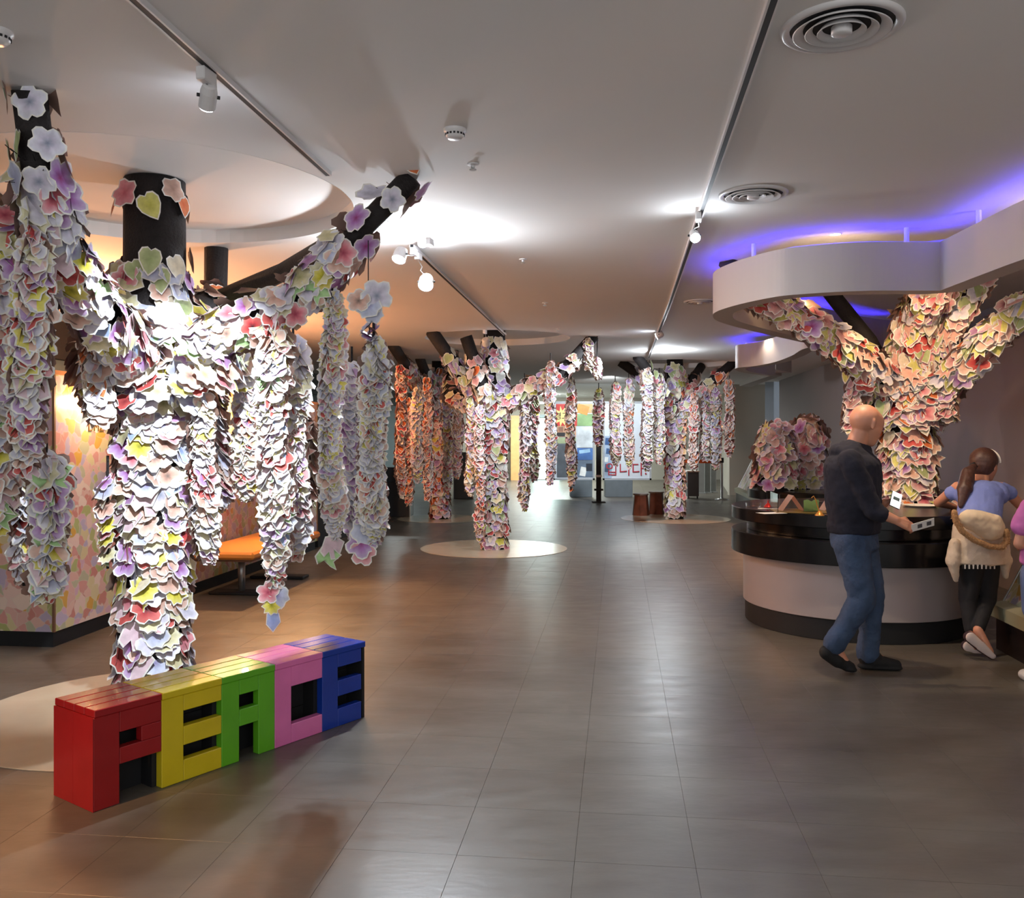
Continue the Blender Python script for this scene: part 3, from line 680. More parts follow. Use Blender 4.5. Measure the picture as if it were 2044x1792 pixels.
# little frayed mesh collar on the right branch and twigs
bm = B()
for k in range(26):
    p = brC[3].lerp(brC[4], random.uniform(0, .8)); d = V3(random.uniform(-1, 1), random.uniform(-1, .3), random.uniform(-1, 1)).normalized()
    tube(bm, [p, p+d*random.uniform(.07, .12)], .0018, 4)
for k in range(40):
    p = brA[2].lerp(brA[3], random.uniform(0, 1)); d = V3(random.uniform(-1, 1), -1, random.uniform(-.5, 1)).normalized()
    tube(bm, [p, p+d*random.uniform(.1, .16)+V3(0, 0, .03)], .0018, 4)
o = obj('twig', bm, M['bark'], t1); o['kind'] = 'stuff'
c = Cards()
c.sleeve([(-2.03, 5.1, .07), (-2.03, 5.1, 1.1), (-2.03, 5.1, 1.95)], [.18, .175, .19], .046, .08, PAL1, .33)
c.sleeve([(-2.03, 5.1, 1.95), (-2.03, 5.1, 2.48)], [.21, .18], .07, .078, PAL1+['lgreen', 'lcream'], .28)
c.sleeve([(-2.03, 5.1, 2.5), (-2.03, 5.1, 2.9)], .18, .16, .08, ['lgreen', 'lcream', 'lorange', 'lyellow', 'pink', 'peach', 'lcream'], .15, den=.7)
c.sleeve(brA[0:4], [.13, .12, .10, .08], .055, .078, PAL1, .3, skip_up=.6)
c.sleeve(brA[3:5], [.085, .07], .12, .068, ['lilac', 'lilac', 'dgreen', 'lgreen', 'lcream', 'lorange', 'white'], .3, den=.8)
c.sleeve(brB[0:2], [.12, .1], .08, .08, PAL1, .4)
c.sleeve(brC[0:4], [.14, .12, .11, .10], .05, .076, PAL1, .32, skip_up=.75)
c.sleeve(brC[3:5], [.10, .08], .16, .08, ['lgreen', 'lilac', 'lcream', 'lorange', 'white'], .3, den=.6, skip_up=.8)
c.sleeve(brD[0:3], [.12, .1, .09], .10, .08, ['lcream', 'lgreen', 'peach', 'lorange', 'yellow'], .3, den=.6)
# broad flower mass where the limbs leave the trunk
for k in range(150):
    a = random.uniform(0, 6.28); z = random.uniform(1.72, 2.22); r = .25+.14*math.sin((z-1.72)/.5*3.14)*abs(math.cos(a))
    c.add((-2.0+r*math.cos(a)*1.2, 5.08+r*math.sin(a), z), (math.cos(a), math.sin(a), .1), (0, 0, 1), .085, PAL1, .4)
c.build(t1, 300, 0)
g = garl
gA = [
 (60, 470, 965, 3.70, 'thick near strand of big lilac and green flowers at the left edge', 150, .082, .038, PAL1, .035, 3, True, FACE),
 (92, 930, 1215, 3.95, 'short lower strand with green cards behind the thick left edge strand', 60, .085, .04, PAL1+['agreen']*3+['phouse']*2, .035, 3, True, FACE+.6),
 (48, 690, 1190, 4.35, 'shaded strand seen edge on between the left edge strand and the booth', 60, .085, .04, PALG, .04, 3, True, math.pi),
 (2, 560, 1080, 4.0, 'strand cut off by the left border of the picture', 60, .09, .045, PAL1, .05, 3, True, FACE),
 (198, 650, 865, 4.75, 'short rusty strand hanging left of the front trunk', 60, .085, .04, ['peach', 'lorange', 'pinkrose', 'lcream', 'white'], .05, 3, True, FACE-.5),
 (215, 960, 1150, 4.95, 'short strand with blue and green cards against the left side of the front trunk', 40, .07, .045, PAL1+['bgem', 'agreen', 'yellow'], .03, 2, False, FACE-.9),
 (408, 800, 1145, 5.0, 'strand seen edge on hugging the right side of the front trunk', 70, .075, .034, PALG, .04, 3, True, 0.0),
 (434, 760, 1030, 5.5, 'brownish edge on strand just right of the front trunk before the bulb', 60, .08, .032, PALG, .04, 2, True, 0.3),
 (492, 715, 1010, 5.4, 'strand with a red flower at its top, second right of the front trunk', 80, .085, .032, PALG+['red'], .045, 3, True, FACE),
 (548, 650, 1185, 4.9, 'longest lumpy strand ending in a blue gem shaped card above the stools', 150, .085, .034, PAL1+['phouse']*2+['agreen'], .045, 3, True, FACE),
 (585, 690, 1130, 5.15, 'brightly lit strand directly behind the longest lumpy one', 80, .085, .034, PALG, .05, 3, True, FACE+.5),
 (607, 830, 1025, 5.6, 'short brownish strand before the far end of the long booth', 40, .08, .034, ['lcream', 'pmaple', 'cream', 'peach'], .04, 2, True, 0.5),
 (664, 590, 1090, 4.85, 'slim yellowish white strand, second from the right on the front tree', 190, .066, .022, PALG+['yellow', 'cream', 'cream'], .032, 3, False, FACE-.15),
 (702, 740, 1095, 5.2, 'grey strand in shade between the two bright right strands', 60, .075, .03, ['white', 'bluish', 'lilac'], .04, 3, False, FACE+.9),
 (746, 690, 1095, 4.6, 'densest white strand at the right end of the front tree', 220, .072, .019, ['white']*6+['bluish']*4+['lilac']+['peach']*2+['red', 'cream', 'cream', 'yellow'], .036, 3, True, FACE+.15),
]
for (px, y0, y1, Y, lb, npt, sz, st, pal, w, k3, bk, phi) in gA:
    tl = None
    if px == 548: tl = [(-.03, .0, 'pink', .07), (.02, .02, 'bluish', .075), (-.01, .07, 'yellow', .06), (0.0, .15, 'bgem', .06)]
    if px == 664: tl = [(.0, .0, 'phouse', .07), (-.02, .06, 'agreen', .07)]
    if px == 746: tl = [(-.06, -.03, 'lilac', .09), (-.05, .02, 'pink', .08), (-.04, -.09, 'bluish', .09)]
    g(px, y0, y1, Y, lb, npt, 0, sz, st, pal, phi, w, k3, bk, 'strands hanging from the front flower tree', tl)
# thin string and flowers above the right end strand
c = Cards(); t = thing('flower_sprig', (-.72, 4.6, 2.05), 'loose pale blue flowers on a thin string above the densest white strand', 'sprig')
bm = B(); tube(bm, [P(735, 480, 4.65), P(735, 560, 4.6), P(738, 690, 4.6)], .003, 5); obj('string', bm, M['bark'], t)
for (px, py, k, s_) in ((752, 590, 'white', .085), (735, 610, 'bluish', .07), (716, 600, 'peach', .07), (745, 625, 'bluish', .06)): c.add(P(px, py, 4.58), (0, -1, 0), (0, 0, 1), s_, [k], .1)
for k in range(10): c.add(P(738, 650+k*4, 4.6)+V3(random.uniform(-.02, .02), 0, 0), (random.choice((-1, 1)), -.3, 0), (0, 0, 1), .05, ['bluish', 'lilac'], .9)
c.build(t, 20, 0)
# ---- generic far tree
def far_tree(px, Y, label, ends, cards_n, size, pal, forkz=2.0, r=.15, flow_r=.18, base_z=0.006, lowpal=None):
    X = (px-CX)*Y/F; t = thing('flower_tree', (X, Y, 0), label, 'flower tree')
    bm = B(); tube(bm, [(X, Y, base_z), (X, Y, 1.2), (X, Y, REC)], [r*1.05, r, r], 20); obj('trunk', bm, M['bark'], t, True)
    c = Cards()
    c.sleeve([(X, Y, .06), (X, Y, 1.2), (X, Y, forkz)], [flow_r*.9, flow_r*.8, flow_r], .06, size, lowpal or pal, .32)
    c.sleeve([(X, Y, forkz), (X, Y, REC-.15)], [flow_r*1.1, flow_r*.9], .085, size, PALT+pal, .3)
    for (mid, end) in ends:
        pts = [V3(X, Y, forkz-.12)]+[V3(*m_) for m_ in mid]+[V3(*end)]
        bm = B(); limb(bm, pts, [.09]*(len(pts)-1)+[.085]); obj('branch', bm, M['bark'], t, True)
        c.sleeve(pts[:-1], .11, .07, size, pal, .35, skip_up=.5); q = pts[-2].lerp(pts[-1], .55)
        c.sleeve([pts[-2], q], .09, .10, size, PALT+pal, .3, skip_up=.6)
    c.build(t, cards_n, 1); return t
e = lambda px, py: (Cp(px, py)[0], Cp(px, py)[1], CEIL)
w = lambda px, py, Y: tuple(P(px, py, Y))
far_tree(987, 12.4, 'middle flower tree standing on its cream disc in the centre of the hall',
   [([w(920, 745, 12.2)], e(862, 662)), ([w(1060, 770, 12.2), w(1120, 745, 12.1)], e(1185, 673)), ([w(900, 790, 12.9)], e(905, 700)), ([w(960, 760, 12.0)], w(930, 672, 11.9))], 260, .085, PALF)
far_tree(878, 16.9, 'far left flower tree, ruddy, behind the middle tree',
   [([w(830, 760, 15.6)], e(785, 690)), ([w(860, 770, 16.5)], e(838, 716)), ([w(930, 770, 16.9)], e(960, 735))], 160, .10, PALF+PALO)
far_tree(1347, 16.9, 'far right flower tree beside the two wooden stumps',
   [([w(1300, 765, 16.4)], e(1238, 722)), ([w(1310, 760, 16.0)], e(1272, 712)), ([w(1375, 770, 17.0)], e(1400, 731)), ([w(1410, 770, 16.4)], e(1466, 722))], 220, .10, PALF)
fg = [
 (800, 735, 1000, 14.2, 'orange lit strand, leftmost of the far left tree', PALO, 'L'), (832, 775, 968, 14.0, 'slim cream shingled strand of the far left tree', PALG, 'L'),
 (853, 760, 1005, 14.8, 'brownish strand between the cream one and the far left trunk', PALO, 'L'), (893, 745, 990, 15.2, 'strand right before the far left trunk', PALF, 'L'),
 (913, 735, 960, 15.0, 'strand right of the far left trunk', PALO+PALF, 'L'), (815, 800, 1015, 15.0, 'rear brown strand near the dark partition', PALO, 'L'),
 (940, 800, 1000, 12.2, 'strand hanging left of the middle trunk down to knee height', PALF, 'M'), (958, 815, 1090, 12.1, 'long reddish strand touching down beside the middle trunk', PALO+PALF, 'M'),
 (1047, 765, 1028, 12.3, 'dark feathery strand seen edge on right of the middle trunk', PALG, 'M'), (1065, 790, 970, 12.5, 'short strand behind the feathery one with green and blue cards', PALF, 'M'),
 (1099, 725, 975, 12.0, 'tidy cream shingled strand of the middle tree ending in a rose', PALG, 'M'), (1140, 760, 985, 12.4, 'dusky brown strand hanging before the left light board', PALO+PALF, 'M'),
 (1176, 680, 745, 12.2, 'short cluster at the right branch tip of the middle tree', PALF, 'M'), (1192, 720, 760, 12.2, 'small pink flower cluster below the right branch tip', ['pinkrose', 'lilac', 'lcream'], 'M'),
 (1195, 780, 895, 15.8, 'strand directly before the black pole', PALF, 'R'), (1228, 765, 935, 16.0, 'strand between the black pole and the bright white strand', PALF, 'R'),
 (1255, 760, 940, 16.2, 'brown leafy strand before the right light board', PALO+PALF, 'R'), (1291, 735, 945, 15.6, 'bright white strand left of the far right trunk', PALG+['rose', 'white'], 'R'),
 (1316, 750, 930, 16.0, 'dark strand touching the far right trunk', PALF, 'R'), (1385, 790, 945, 16.2, 'orange bottomed strand right of the far right trunk', PALO, 'R'),
 (1408, 785, 925, 16.3, 'cream strand third from the right of the far right tree', PALF, 'R'), (1430, 780, 942, 16.2, 'white shingled strand second from the right of the far right tree', PALG, 'R'),
 (1456, 765, 918, 16.0, 'orange edged strand, rightmost of the far right tree', PALO, 'R'),
]
gn = {'L': 'strands hanging from the far left tree', 'M': 'strands hanging from the middle tree', 'R': 'strands hanging from the far right tree'}
for (px, y0, y1, Y, lb, pal, gr) in fg:
    phi = 0.2 if px in (1047, 1065) else FACE+random.choice((-1.5, -.4, 0, .3, 1.4, .5, -.2))
    wd = .03 if Y < 13 else .045
    g(px, y0, y1, Y, lb, 26, 1, .078 if Y < 13 else .095, random.choice((.035, .045, .055)), pal, phi, wd, 3, True, gn[gr])
# spots that light the far trees
light('SPOT', 'warm_beam', (-3.2, 13.0, 2.8), 200, (1, .42, .2), .04, (-1.5, 14.8, 1.7), 50, .5)
light('SPOT', 'cool_beam', (1.6, 13.2, 2.82), 300, COOL, .04, (2.35, 15.7, 1.9), 36, .4)
light('SPOT', 'cool_beam', (1.2, 9.8, 2.84), 90, COOL, .04, (-.1, 12.4, .9), 60, .4)
light('SPOT', 'warm_beam', (5.2, 17.6, 2.6), 240, (1, .45, .2), .04, (3.7, 16.2, 1.6), 60, .4)
# ---- kiosk tree
KX, KY = P(1812, 0, 8.0).x, 8.0
tk = thing('flower_tree', (KX, KY, .965), 'warm lit flower tree rising from the round black counter under the ceiling ring', 'flower tree')
bm = B(); tube(bm, [(KX, KY, .966), (KX, KY, 1.6), (KX-.03, KY, 2.1), (KX-.05, KY-.3, 2.55), (KX-.1, 7.0, CEIL)], [.19, .17, .15, .11, .07], 24); obj('trunk', bm, M['bark'], tk, True)
kb = [[w(1780, 770, 7.9), w(1700, 700, 7.6), w(1590, 625, 7.3), w(1500, 585, 7.1), w(1450, 520, 6.95)],
      [w(1770, 760, 8.1), w(1735, 680, 8.2), w(1670, 600, 8.1), w(1640, 560, 8.0)],
      [w(1860, 760, 7.9), w(1885, 670, 7.7), w(1925, 590, 7.4), w(1960, 540, 7.2)],
      [w(1860, 790, 7.9), w(1920, 730, 7.6), w(1990, 660, 7.3), w(2060, 590, 7.0), w(2120, 480, 6.7)]]
c = Cards()
for i, pts in enumerate(kb):
    bm = B(); limb(bm, pts, [.1]+[.07]*(len(pts)-1)); obj('branch', bm, M['bark'], tk, True)
    if i == 0: c.sleeve(pts[:4], [.13, .12, .10, .08], .055, .095, PALK, .35, skip_up=.8)
    if i == 2: c.sleeve(pts, [.13, .11, .10, .09], .055, .095, PALK+['white'], .35)
    if i == 3: c.sleeve(pts[:4], [.13, .12, .11, .10], .055, .095, PALK+['lyellow']*3, .35, skip_up=.8)
c.sleeve([(KX, KY, 1.0), (KX, KY, 1.5), (KX, KY, 1.75), (KX, KY, 2.05)], [.2, .2, .26, .24], .045, .10, PALK, .4)
c.sleeve([(KX-.03, KY, 2.05), (KX-.05, KY-.3, 2.55), (KX-.09, 7.2, 2.82)], [.2, .16, .12], .05, .095, PALK+['lgreen', 'lcream', 'lyellow'], .3)
for k in range(120):
    a = random.uniform(0, 6.28); z = random.uniform(1.72, 2.12); r = .26+.2*max(0, (z-1.72)/.4)
    c.add((KX+r*1.2*math.cos(a), KY+r*.7*math.sin(a), z), (math.cos(a), math.sin(a), -.1), (0, 0, 1), .095, PALK, .4)
c.build(tk, 300, 0)
g(1703, 770, 875, 7.9, 'short strand at the left of the counter tree trunk', 40, 1, .085, .04, PALM, math.pi, .05, 3, True, 'short strands on the counter tree')
g(1893, 740, 850, 7.7, 'short shaded strand at the right of the counter tree trunk', 40, 1, .09, .045, PALM, 0.3, .05, 3, True, 'short strands on the counter tree')
# ------------------------------------------------------------------ kiosk counters
def kiosk(cx, cy, R, label, H=.96):
    t = thing('round_counter', (cx, cy, 0), label, 'counter')
    for nm, r, z0, z1, m in (('plinth', R*.885, 0, .165, M['black']), ('drum', R*.9, .165, .585, M['drum']), ('lower_band', R, .585, .765, M['gloss']), ('neck', R*.87, .765, .86, M['gloss']), ('worktop', R*1.0, .86, H, M['gloss'])):
        bm = B(); lathe(bm, (cx, cy, 0), [(0, z0), (r-.004, z0), (r, z0+.004), (r, z1-.006), (r-.006, z1), (0, z1)], 96); o = obj(nm, bm, m, t, True); o.data.set_sharp_from_angle(angle=math.radians(30))
    return t
kiosk(2.87, 7.57, 1.0, 'large round counter with black glossy top and pale drum, man walking before it')
kiosk(3.72, 10.1, 1.05, 'second black topped counter farther back carrying the flower mounds')
def mound(x, y, z0, z1, r, label, n):
    t = thing('flower_mound', (x, y, z0), label, 'flower mound')
    bm = B(); tube(bm, [(x, y, z0), (x, y, (z0+z1)/2), (x, y, z1-.08)], [r*.8, r*.75, r*.5], 16); obj('core', bm, M['bark'], t)
    c = Cards(); c.sleeve([(x, y, z0+.05), (x, y, (z0+z1)/2), (x, y, z1-.05)], [r*.88, r*.82, r*.6], .06, .10, PALM, .4, jit=.3)
    for k in range(14):
        a = random.uniform(0, 6.28); q = random.uniform(0, r*.6); c.add((x+q*math.cos(a), y+q*math.sin(a), z1-.04), (math.cos(a)*.5, math.sin(a)*.5-.3, .8), (0, .5, 1), .1, PALM, .2, jit=.3)
    c.build(t, n, 0)
mound(*P(1548, 0, 9.9)[:2], .962, 1.69, .24, 'left lower mound of dusty pink paper flowers on the rear counter', 140)
mound(*P(1614, 0, 10.2)[:2], .962, 1.77, .22, 'right taller mound of dusty pink paper flowers on the rear counter', 140)
# ------------------------------------------------------------------ things on the counter
glass = bpy.data.materials.new('acrylic'); glass.use_nodes = True
gb = glass.node_tree.nodes['Principled BSDF']; gb.inputs['Transmission Weight'].default_value = 1; gb.inputs['Roughness'].default_value = .04; gb.inputs['IOR'].default_value = 1.08
gb.inputs['Base Color'].default_value = (.93, .93, .9, 1)
KT = .961
def kp(px, py, z=KT): Y = (EYE-z)*F/(py-HY); return ((px-CX)*Y/F, Y)
x0, y0 = kp(1578, 1030); x1, y1 = kp(1700, 1030); 
t = thing('acrylic_display_case', ((x0+x1)/2-.05, 7.0, KT), 'clear acrylic case with folded pink paper models on the round counter', 'display case')
cxx, cyy = 2.36, 7.05
for (c_, s_) in (((cxx, cyy-.17, KT+.075), (.62, .004, .14)), ((cxx, cyy+.17, KT+.075), (.62, .004, .14)), ((cxx-.31, cyy, KT+.075), (.004, .34, .14)), ((cxx+.31, cyy, KT+.075), (.004, .34, .14))):
    bm = B(); box(bm, c_, s_, rz=-.12); obj('panel', bm, glass, t)
bm = B(); box(bm, (cxx, cyy, KT+.003), (.63, .35, .004), rz=-.12); obj('tray', bm, mat('ochre_board', (150, 122, 60), .4), t)
def fold(name, x, y, w_, h_, color, label, cat='paper model', bk=False):
    bm = B(); d = .07; a = [bm.verts.new(v) for v in ((x-w_/2, y-d, KT+.006), (x-w_/2, y+d, KT+.006), (x, y+d, KT+.006+h_), (x, y-d, KT+.006+h_), (x+w_/2, y+d, KT+.006), (x+w_/2, y-d, KT+.006))]
    bm.faces.new((a[0], a[1], a[2], a[3])); bm.faces.new((a[3], a[2], a[4], a[5]))
    r = bmesh.ops.solidify(bm, geom=bm.faces[:], thickness=.003)
    return tag(obj(name, bm, mat(name+'_card', color, .6, .05, 20)), label, cat)
fold('paper_tent', 2.19, 7.08, .17, .12, (226, 190, 178), 'pink folded paper tent, left one inside the acrylic case')
fold('paper_tent', 2.52, 7.1, .16, .125, (230, 196, 186), 'pink folded paper tent, right one inside the acrylic case')
bm = B(); xx, yy = 2.31, 6.95
prism(bm, [(0, 0), (0, 0)], 0, 0) if False else None
vs = [(-.06, 0), (.055, 0), (.055, .088), (.03, .092), (.0, .075), (-.03, .092), (-.06, .085)]
f0 = [bm.verts.new((xx+a_, yy, KT+.008+b_)) for a_, b_ in vs]; f1 = [bm.verts.new((xx+a_, yy+.012, KT+.008+b_)) for a_, b_ in vs]
bm.faces.new(f0); bm.faces.new(f1[::-1])
for i in range(7): bm.faces.new((f0[i], f0[(i+1) % 7], f1[(i+1) % 7], f1[i]))
tag(obj('green_card', bm, mat('green_card_stock', (112, 140, 84), .6)), 'green open book shaped card at the front of the acrylic case', 'card')
def sheet(name, x, y, w_, h_, rz, m, label, z=KT, cat='paper', t_=.0015):
    bm = B(); box(bm, (x, y, z+t_/2+.0005), (w_, h_, t_), rz=rz); return tag(obj(name, bm, m), label, cat)
x, y = kp(1540, 1024); sheet('paper_sheet', x, y, .2, .12, .3, M['paperwhite'], 'white paper sheet at the left rim of the round counter')
x, y = kp(1528, 1015); sheet('message_card', x, y, .12, .07, -.3, M['paperwhite'], 'small white card beside the red bell on the round counter', cat='card')
def bell(px, py, color, label, h=.05, ring=False):
    x, y = kp(px, py); t = thing('hand_bell', (x, y, KT), label, 'bell')
    m_ = mat('bell_finish', color, .25, .05, 5, metal=.5)
    bm = B(); lathe(bm, (x, y, KT), [(.035, .001), (.033, .008), (.02, .02), (.012, .032), (0, .035)], 20); obj('body', bm, m_, t, True)
    if ring:
        bm = B(); tube(bm, [(x, y, KT+.03), (x-.015, y, KT+.07), (x-.03, y, KT+.12), (x-.045, y, KT+.145), (x-.06, y, KT+.13)], .004, 8); obj('stem', bm, m_, t)
    else:
        bm = B(); tube(bm, [(x, y, KT+.03), (x, y, KT+.055)], .005, 8); obj('handle', bm, m_, t)
bell(1533, 1012, (200, 44, 40), 'small red counter bell at the left of the acrylic case')
bell(1636, 1029, (214, 150, 70), 'golden bell with bent stem in front of the acrylic case', ring=True)
x, y = 2.80, 8.05; t = thing('acrylic_sign_holder', (x-.06, y, KT), 'tall clear acrylic sign holder behind the case', 'sign holder')
bm = B(); box(bm, (x-.06, y, KT+.14), (.16, .003, .27)); obj('panel', bm, glass, t)
bm = B(); box(bm, (x-.06, y, KT+.004), (.16, .06, .005)); obj('foot', bm, glass, t)
x, y = kp(1480, 1010); bm = B(); x, y = 2.02, 7.55; lathe(bm, (x, y, KT), [(.0, .001), (.06, .001), (.065, .03), (.06, .03), (.055, .004), (0, .004)], 24); tag(obj('clear_dish', bm, glass), 'shallow clear dish at the left rear of the round counter', 'dish')
for px, py, k, s_, lb in ((1812, 1007, 'omaple', .07, 'orange maple shaped card lying at the foot of the counter tree'), (1868, 1000, 'pmaple', .09, 'pink leaf card leaning near the girl\'s elbow'), (1840, 1003, 'lyellow', .07, 'yellow leaf card lying right of the orange maple card')):
    x, y = kp(px, py); y = min(y, 7.72); me = MESH[0][k][0]; o = bpy.data.objects.new('message_card', me); COL.objects.link(o); o.location = (x, y, KT+.03 if k == 'pmaple' else KT+.012); o.scale = (s_,)*3; o.rotation_euler = (.35 if k != 'pmaple' else 1.2, 0, .3); tag(o, lb, 'card')
bm = B(); x, y = 3.42, 7.55; lathe(bm, (x, y, KT), [(0, .001), (.12, .001), (.14, .012), (.136, .014), (.11, .005), (0, .005)], 32); tag(obj('white_plate', bm, M['paperwhite']), 'white tray plate at the foot of the counter tree', 'plate')
# ------------------------------------------------------------------ low sloped display along the right wall
def ledge(d0, d1, label):
    x, y = RW(2.9, (d0+d1)/2); t = thing('sloped_display', (x, y, 0), label, 'display panel')
    def ex(name, prof, m):
        bm = B(); A = [bm.verts.new(RW(l_, d0)+(z_,)) for l_, z_ in prof]; Bq = [bm.verts.new(RW(l_, d1)+(z_,)) for l_, z_ in prof]; n = len(prof)
        for i in range(n): bm.faces.new((A[i], A[(i+1) % n], Bq[(i+1) % n], Bq[i]))
        bm.faces.new(A); bm.faces.new(Bq[::-1]); return obj(name, bm, m, t)
    ex('base', [(2.74, 0), (3.3, 0), (3.3, .24), (2.74, .24)], mat('dark_brown_base', (36, 24, 22), .4))
    ex('kerb', [(2.70, .24), (3.3, .24), (3.3, .35), (2.78, .35), (2.70, .33)], mat('olive_cream_kerb', (150, 146, 120), .35, .05, 3))
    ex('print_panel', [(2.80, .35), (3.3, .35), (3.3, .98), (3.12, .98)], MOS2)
    n = max(2, int((d1-d0)/.8))
    for i in range(n+1):
        dd = d0+(d1-d0)*i/n; bm = B(); a = RW(2.79, dd); b = RW(3.11, dd); tube(bm, [a+(.35,), b+(.98,)], .006, 6); obj('joint_strip', bm, M['steel'], t)
    bm = B(); a = RW(3.11, d0); b = RW(3.11, d1); tube(bm, [a+(.99,), b+(.99,)], .012, 8); obj('rail', bm, M['dark'], t)
ledge(4.3, 6.95, 'low sloped flower print panel with black rail at the right edge, behind the girl')
ledge(12.0, 21.6, 'low sloped flower print panel far behind, left of the flower mounds')
# ------------------------------------------------------------------ background furniture
def bboard(px0, px1, py0, py1, Y, label):
    a = P(px0, py1, Y); b = P(px1, py0, Y); t = thing('display_board', ((a.x+b.x)/2, Y, a.z), label, 'display board')
    bm = B(); box(bm, ((a.x+b.x)/2, Y+.04, (a.z+b.z)/2), (b.x-a.x, .06, b.z-a.z)); obj('panel', bm, mat('board_white', (205, 214, 226), .4, .05, 3), t)
    th = .045
    for (x0, x1, z0, z1) in ((a.x, b.x, b.z-th, b.z), (a.x, b.x, a.z, a.z+th), (a.x, a.x+th, a.z, b.z), (b.x-th, b.x, a.z, b.z)):
        bm = B(); box(bm, ((x0+x1)/2, Y, (z0+z1)/2), (x1-x0, .05, z1-z0)); obj('frame', bm, mat('grey_frame', (160, 165, 172), .4), t)
    return t, a, b
def flat(t, Y, px0, px1, py0, py1, col, name='printed_image', emit=False, rot=0):
    a = P(px0, py1, Y); b = P(px1, py0, Y); bm = B()
    box(bm, ((a.x+b.x)/2, Y, (a.z+b.z)/2), (b.x-a.x, .004, b.z-a.z), rot=Matrix.Rotation(rot, 3, 'Y')); return obj(name, bm, mat('print', col, .5, .35, 3), t)
bA, a, b = bboard(1104, 1187, 801, 958, 23, 'left illustrated light board on a grey plinth behind the middle tree')
YB = 22.995
flat(bA, YB, 1110, 1152, 806, 850, (196, 40, 34)); flat(bA, YB, 1150, 1183, 806, 824, (206, 168, 110)); flat(bA, YB-.004, 1152, 1175, 808, 826, (222, 140, 40), rot=.3)
flat(bA, YB, 1112, 1150, 850, 872, (196, 150, 120)); flat(bA, YB-.006, 1115, 1124, 852, 862, (150, 104, 84)); flat(bA, YB-.006, 1111, 1128, 863, 871, (30, 28, 34)); flat(bA, YB, 1112, 1150, 873, 885, (150, 164, 130)); flat(bA, YB, 1112, 1150, 886, 952, (86, 94, 104))
flat(bA, YB, 1152, 1183, 826, 850, (130, 168, 110)); flat(bA, YB, 1152, 1183, 851, 893, (206, 216, 226)); flat(bA, YB, 1152, 1183, 894, 918, (62, 104, 168)); flat(bA, YB, 1152, 1183, 919, 952, (100, 118, 140))
flat(bA, YB-.004, 1156, 1178, 897, 904, (150, 190, 224), rot=-.15); flat(bA, YB-.004, 1170, 1182, 925, 940, (30, 40, 56)); flat(bA, YB-.004, 1158, 1170, 932, 950, (220, 224, 226), rot=.2)
bm = B(); pc = P(1121, 831, YB-.01); n = 18; vs = [bm.verts.new((pc.x+(.24 if i % 2 else .13)*math.cos(i*math.pi/9)*.8, pc.y, pc.z+(.24 if i % 2 else .13)*math.sin(i*math.pi/9)*1.15)) for i in range(n)]; bm.faces.new(vs); obj('starburst', bm, mat('starburst_yellow', (240, 214, 140), .5), bA)
text_obj('lettering', '경고', .2, (pc.x, pc.y-.01, pc.z), Matrix.Rotation(math.pi/2, 3, 'X'), M['inkblack'], bA)
bB, a, b = bboard(1203, 1300, 801, 958, 23, 'right pale light board with red letters on a grey plinth')
flat(bB, YB, 1206, 1221, 870, 954, (150, 170, 196))
for (u0, u1, v0, v1, c_) in ((1208, 1218, 874, 888, (40, 78, 130)), (1210, 1220, 895, 906, (50, 84, 130)), (1207, 1214, 912, 922, (216, 222, 230)), (1207, 1217, 926, 942, (70, 90, 120))): flat(bB, YB-.004, u0, u1, v0, v1, c_, rot=.1)
pc = P(1250, 938, YB-.01); text_obj('lettering', '입니다.', .36, (pc.x, pc.y, pc.z), Matrix.Rotation(math.pi/2, 3, 'X'), mat('red_letters', (170, 44, 60), .5), bB)
for px0, px1, lb in ((1138, 1181, 'grey plinth block under the left light board'), (1207, 1261, 'grey plinth block under the right light board')):
    a = P(px0, 991, 23.05); b = P(px1, 958, 23.05); bm = B(); box(bm, ((a.x+b.x)/2, 23.08, .215), (b.x-a.x, .4, .43), bev=.006)
    t = tag(obj('grey_plinth', bm, mat('plinth_grey', (98, 108, 116), .5)), lb, 'plinth')
a = P(1195, 1003, 21.0); t = thing('black_post', (a.x, 21, 0), 'black square post with a white band before the light boards', 'post')
bm = B(); box(bm, (a.x, 21, 1.0), (.11, .11, 1.96)); obj('pole', bm, M['black'], t)
bm = B(); box(bm, (a.x, 21, .012), (.3, .3, .024)); obj('base_plate', bm, M['black'], t)
bm = B(); box(bm, (a.x, 20.99, .62), (.13, .13, .05)); obj('white_band', bm, M['white'], t)
bm = B(); box(bm, (a.x, 21, .3), (.2, .14, .04)); obj('bracket', bm, M['black'], t)
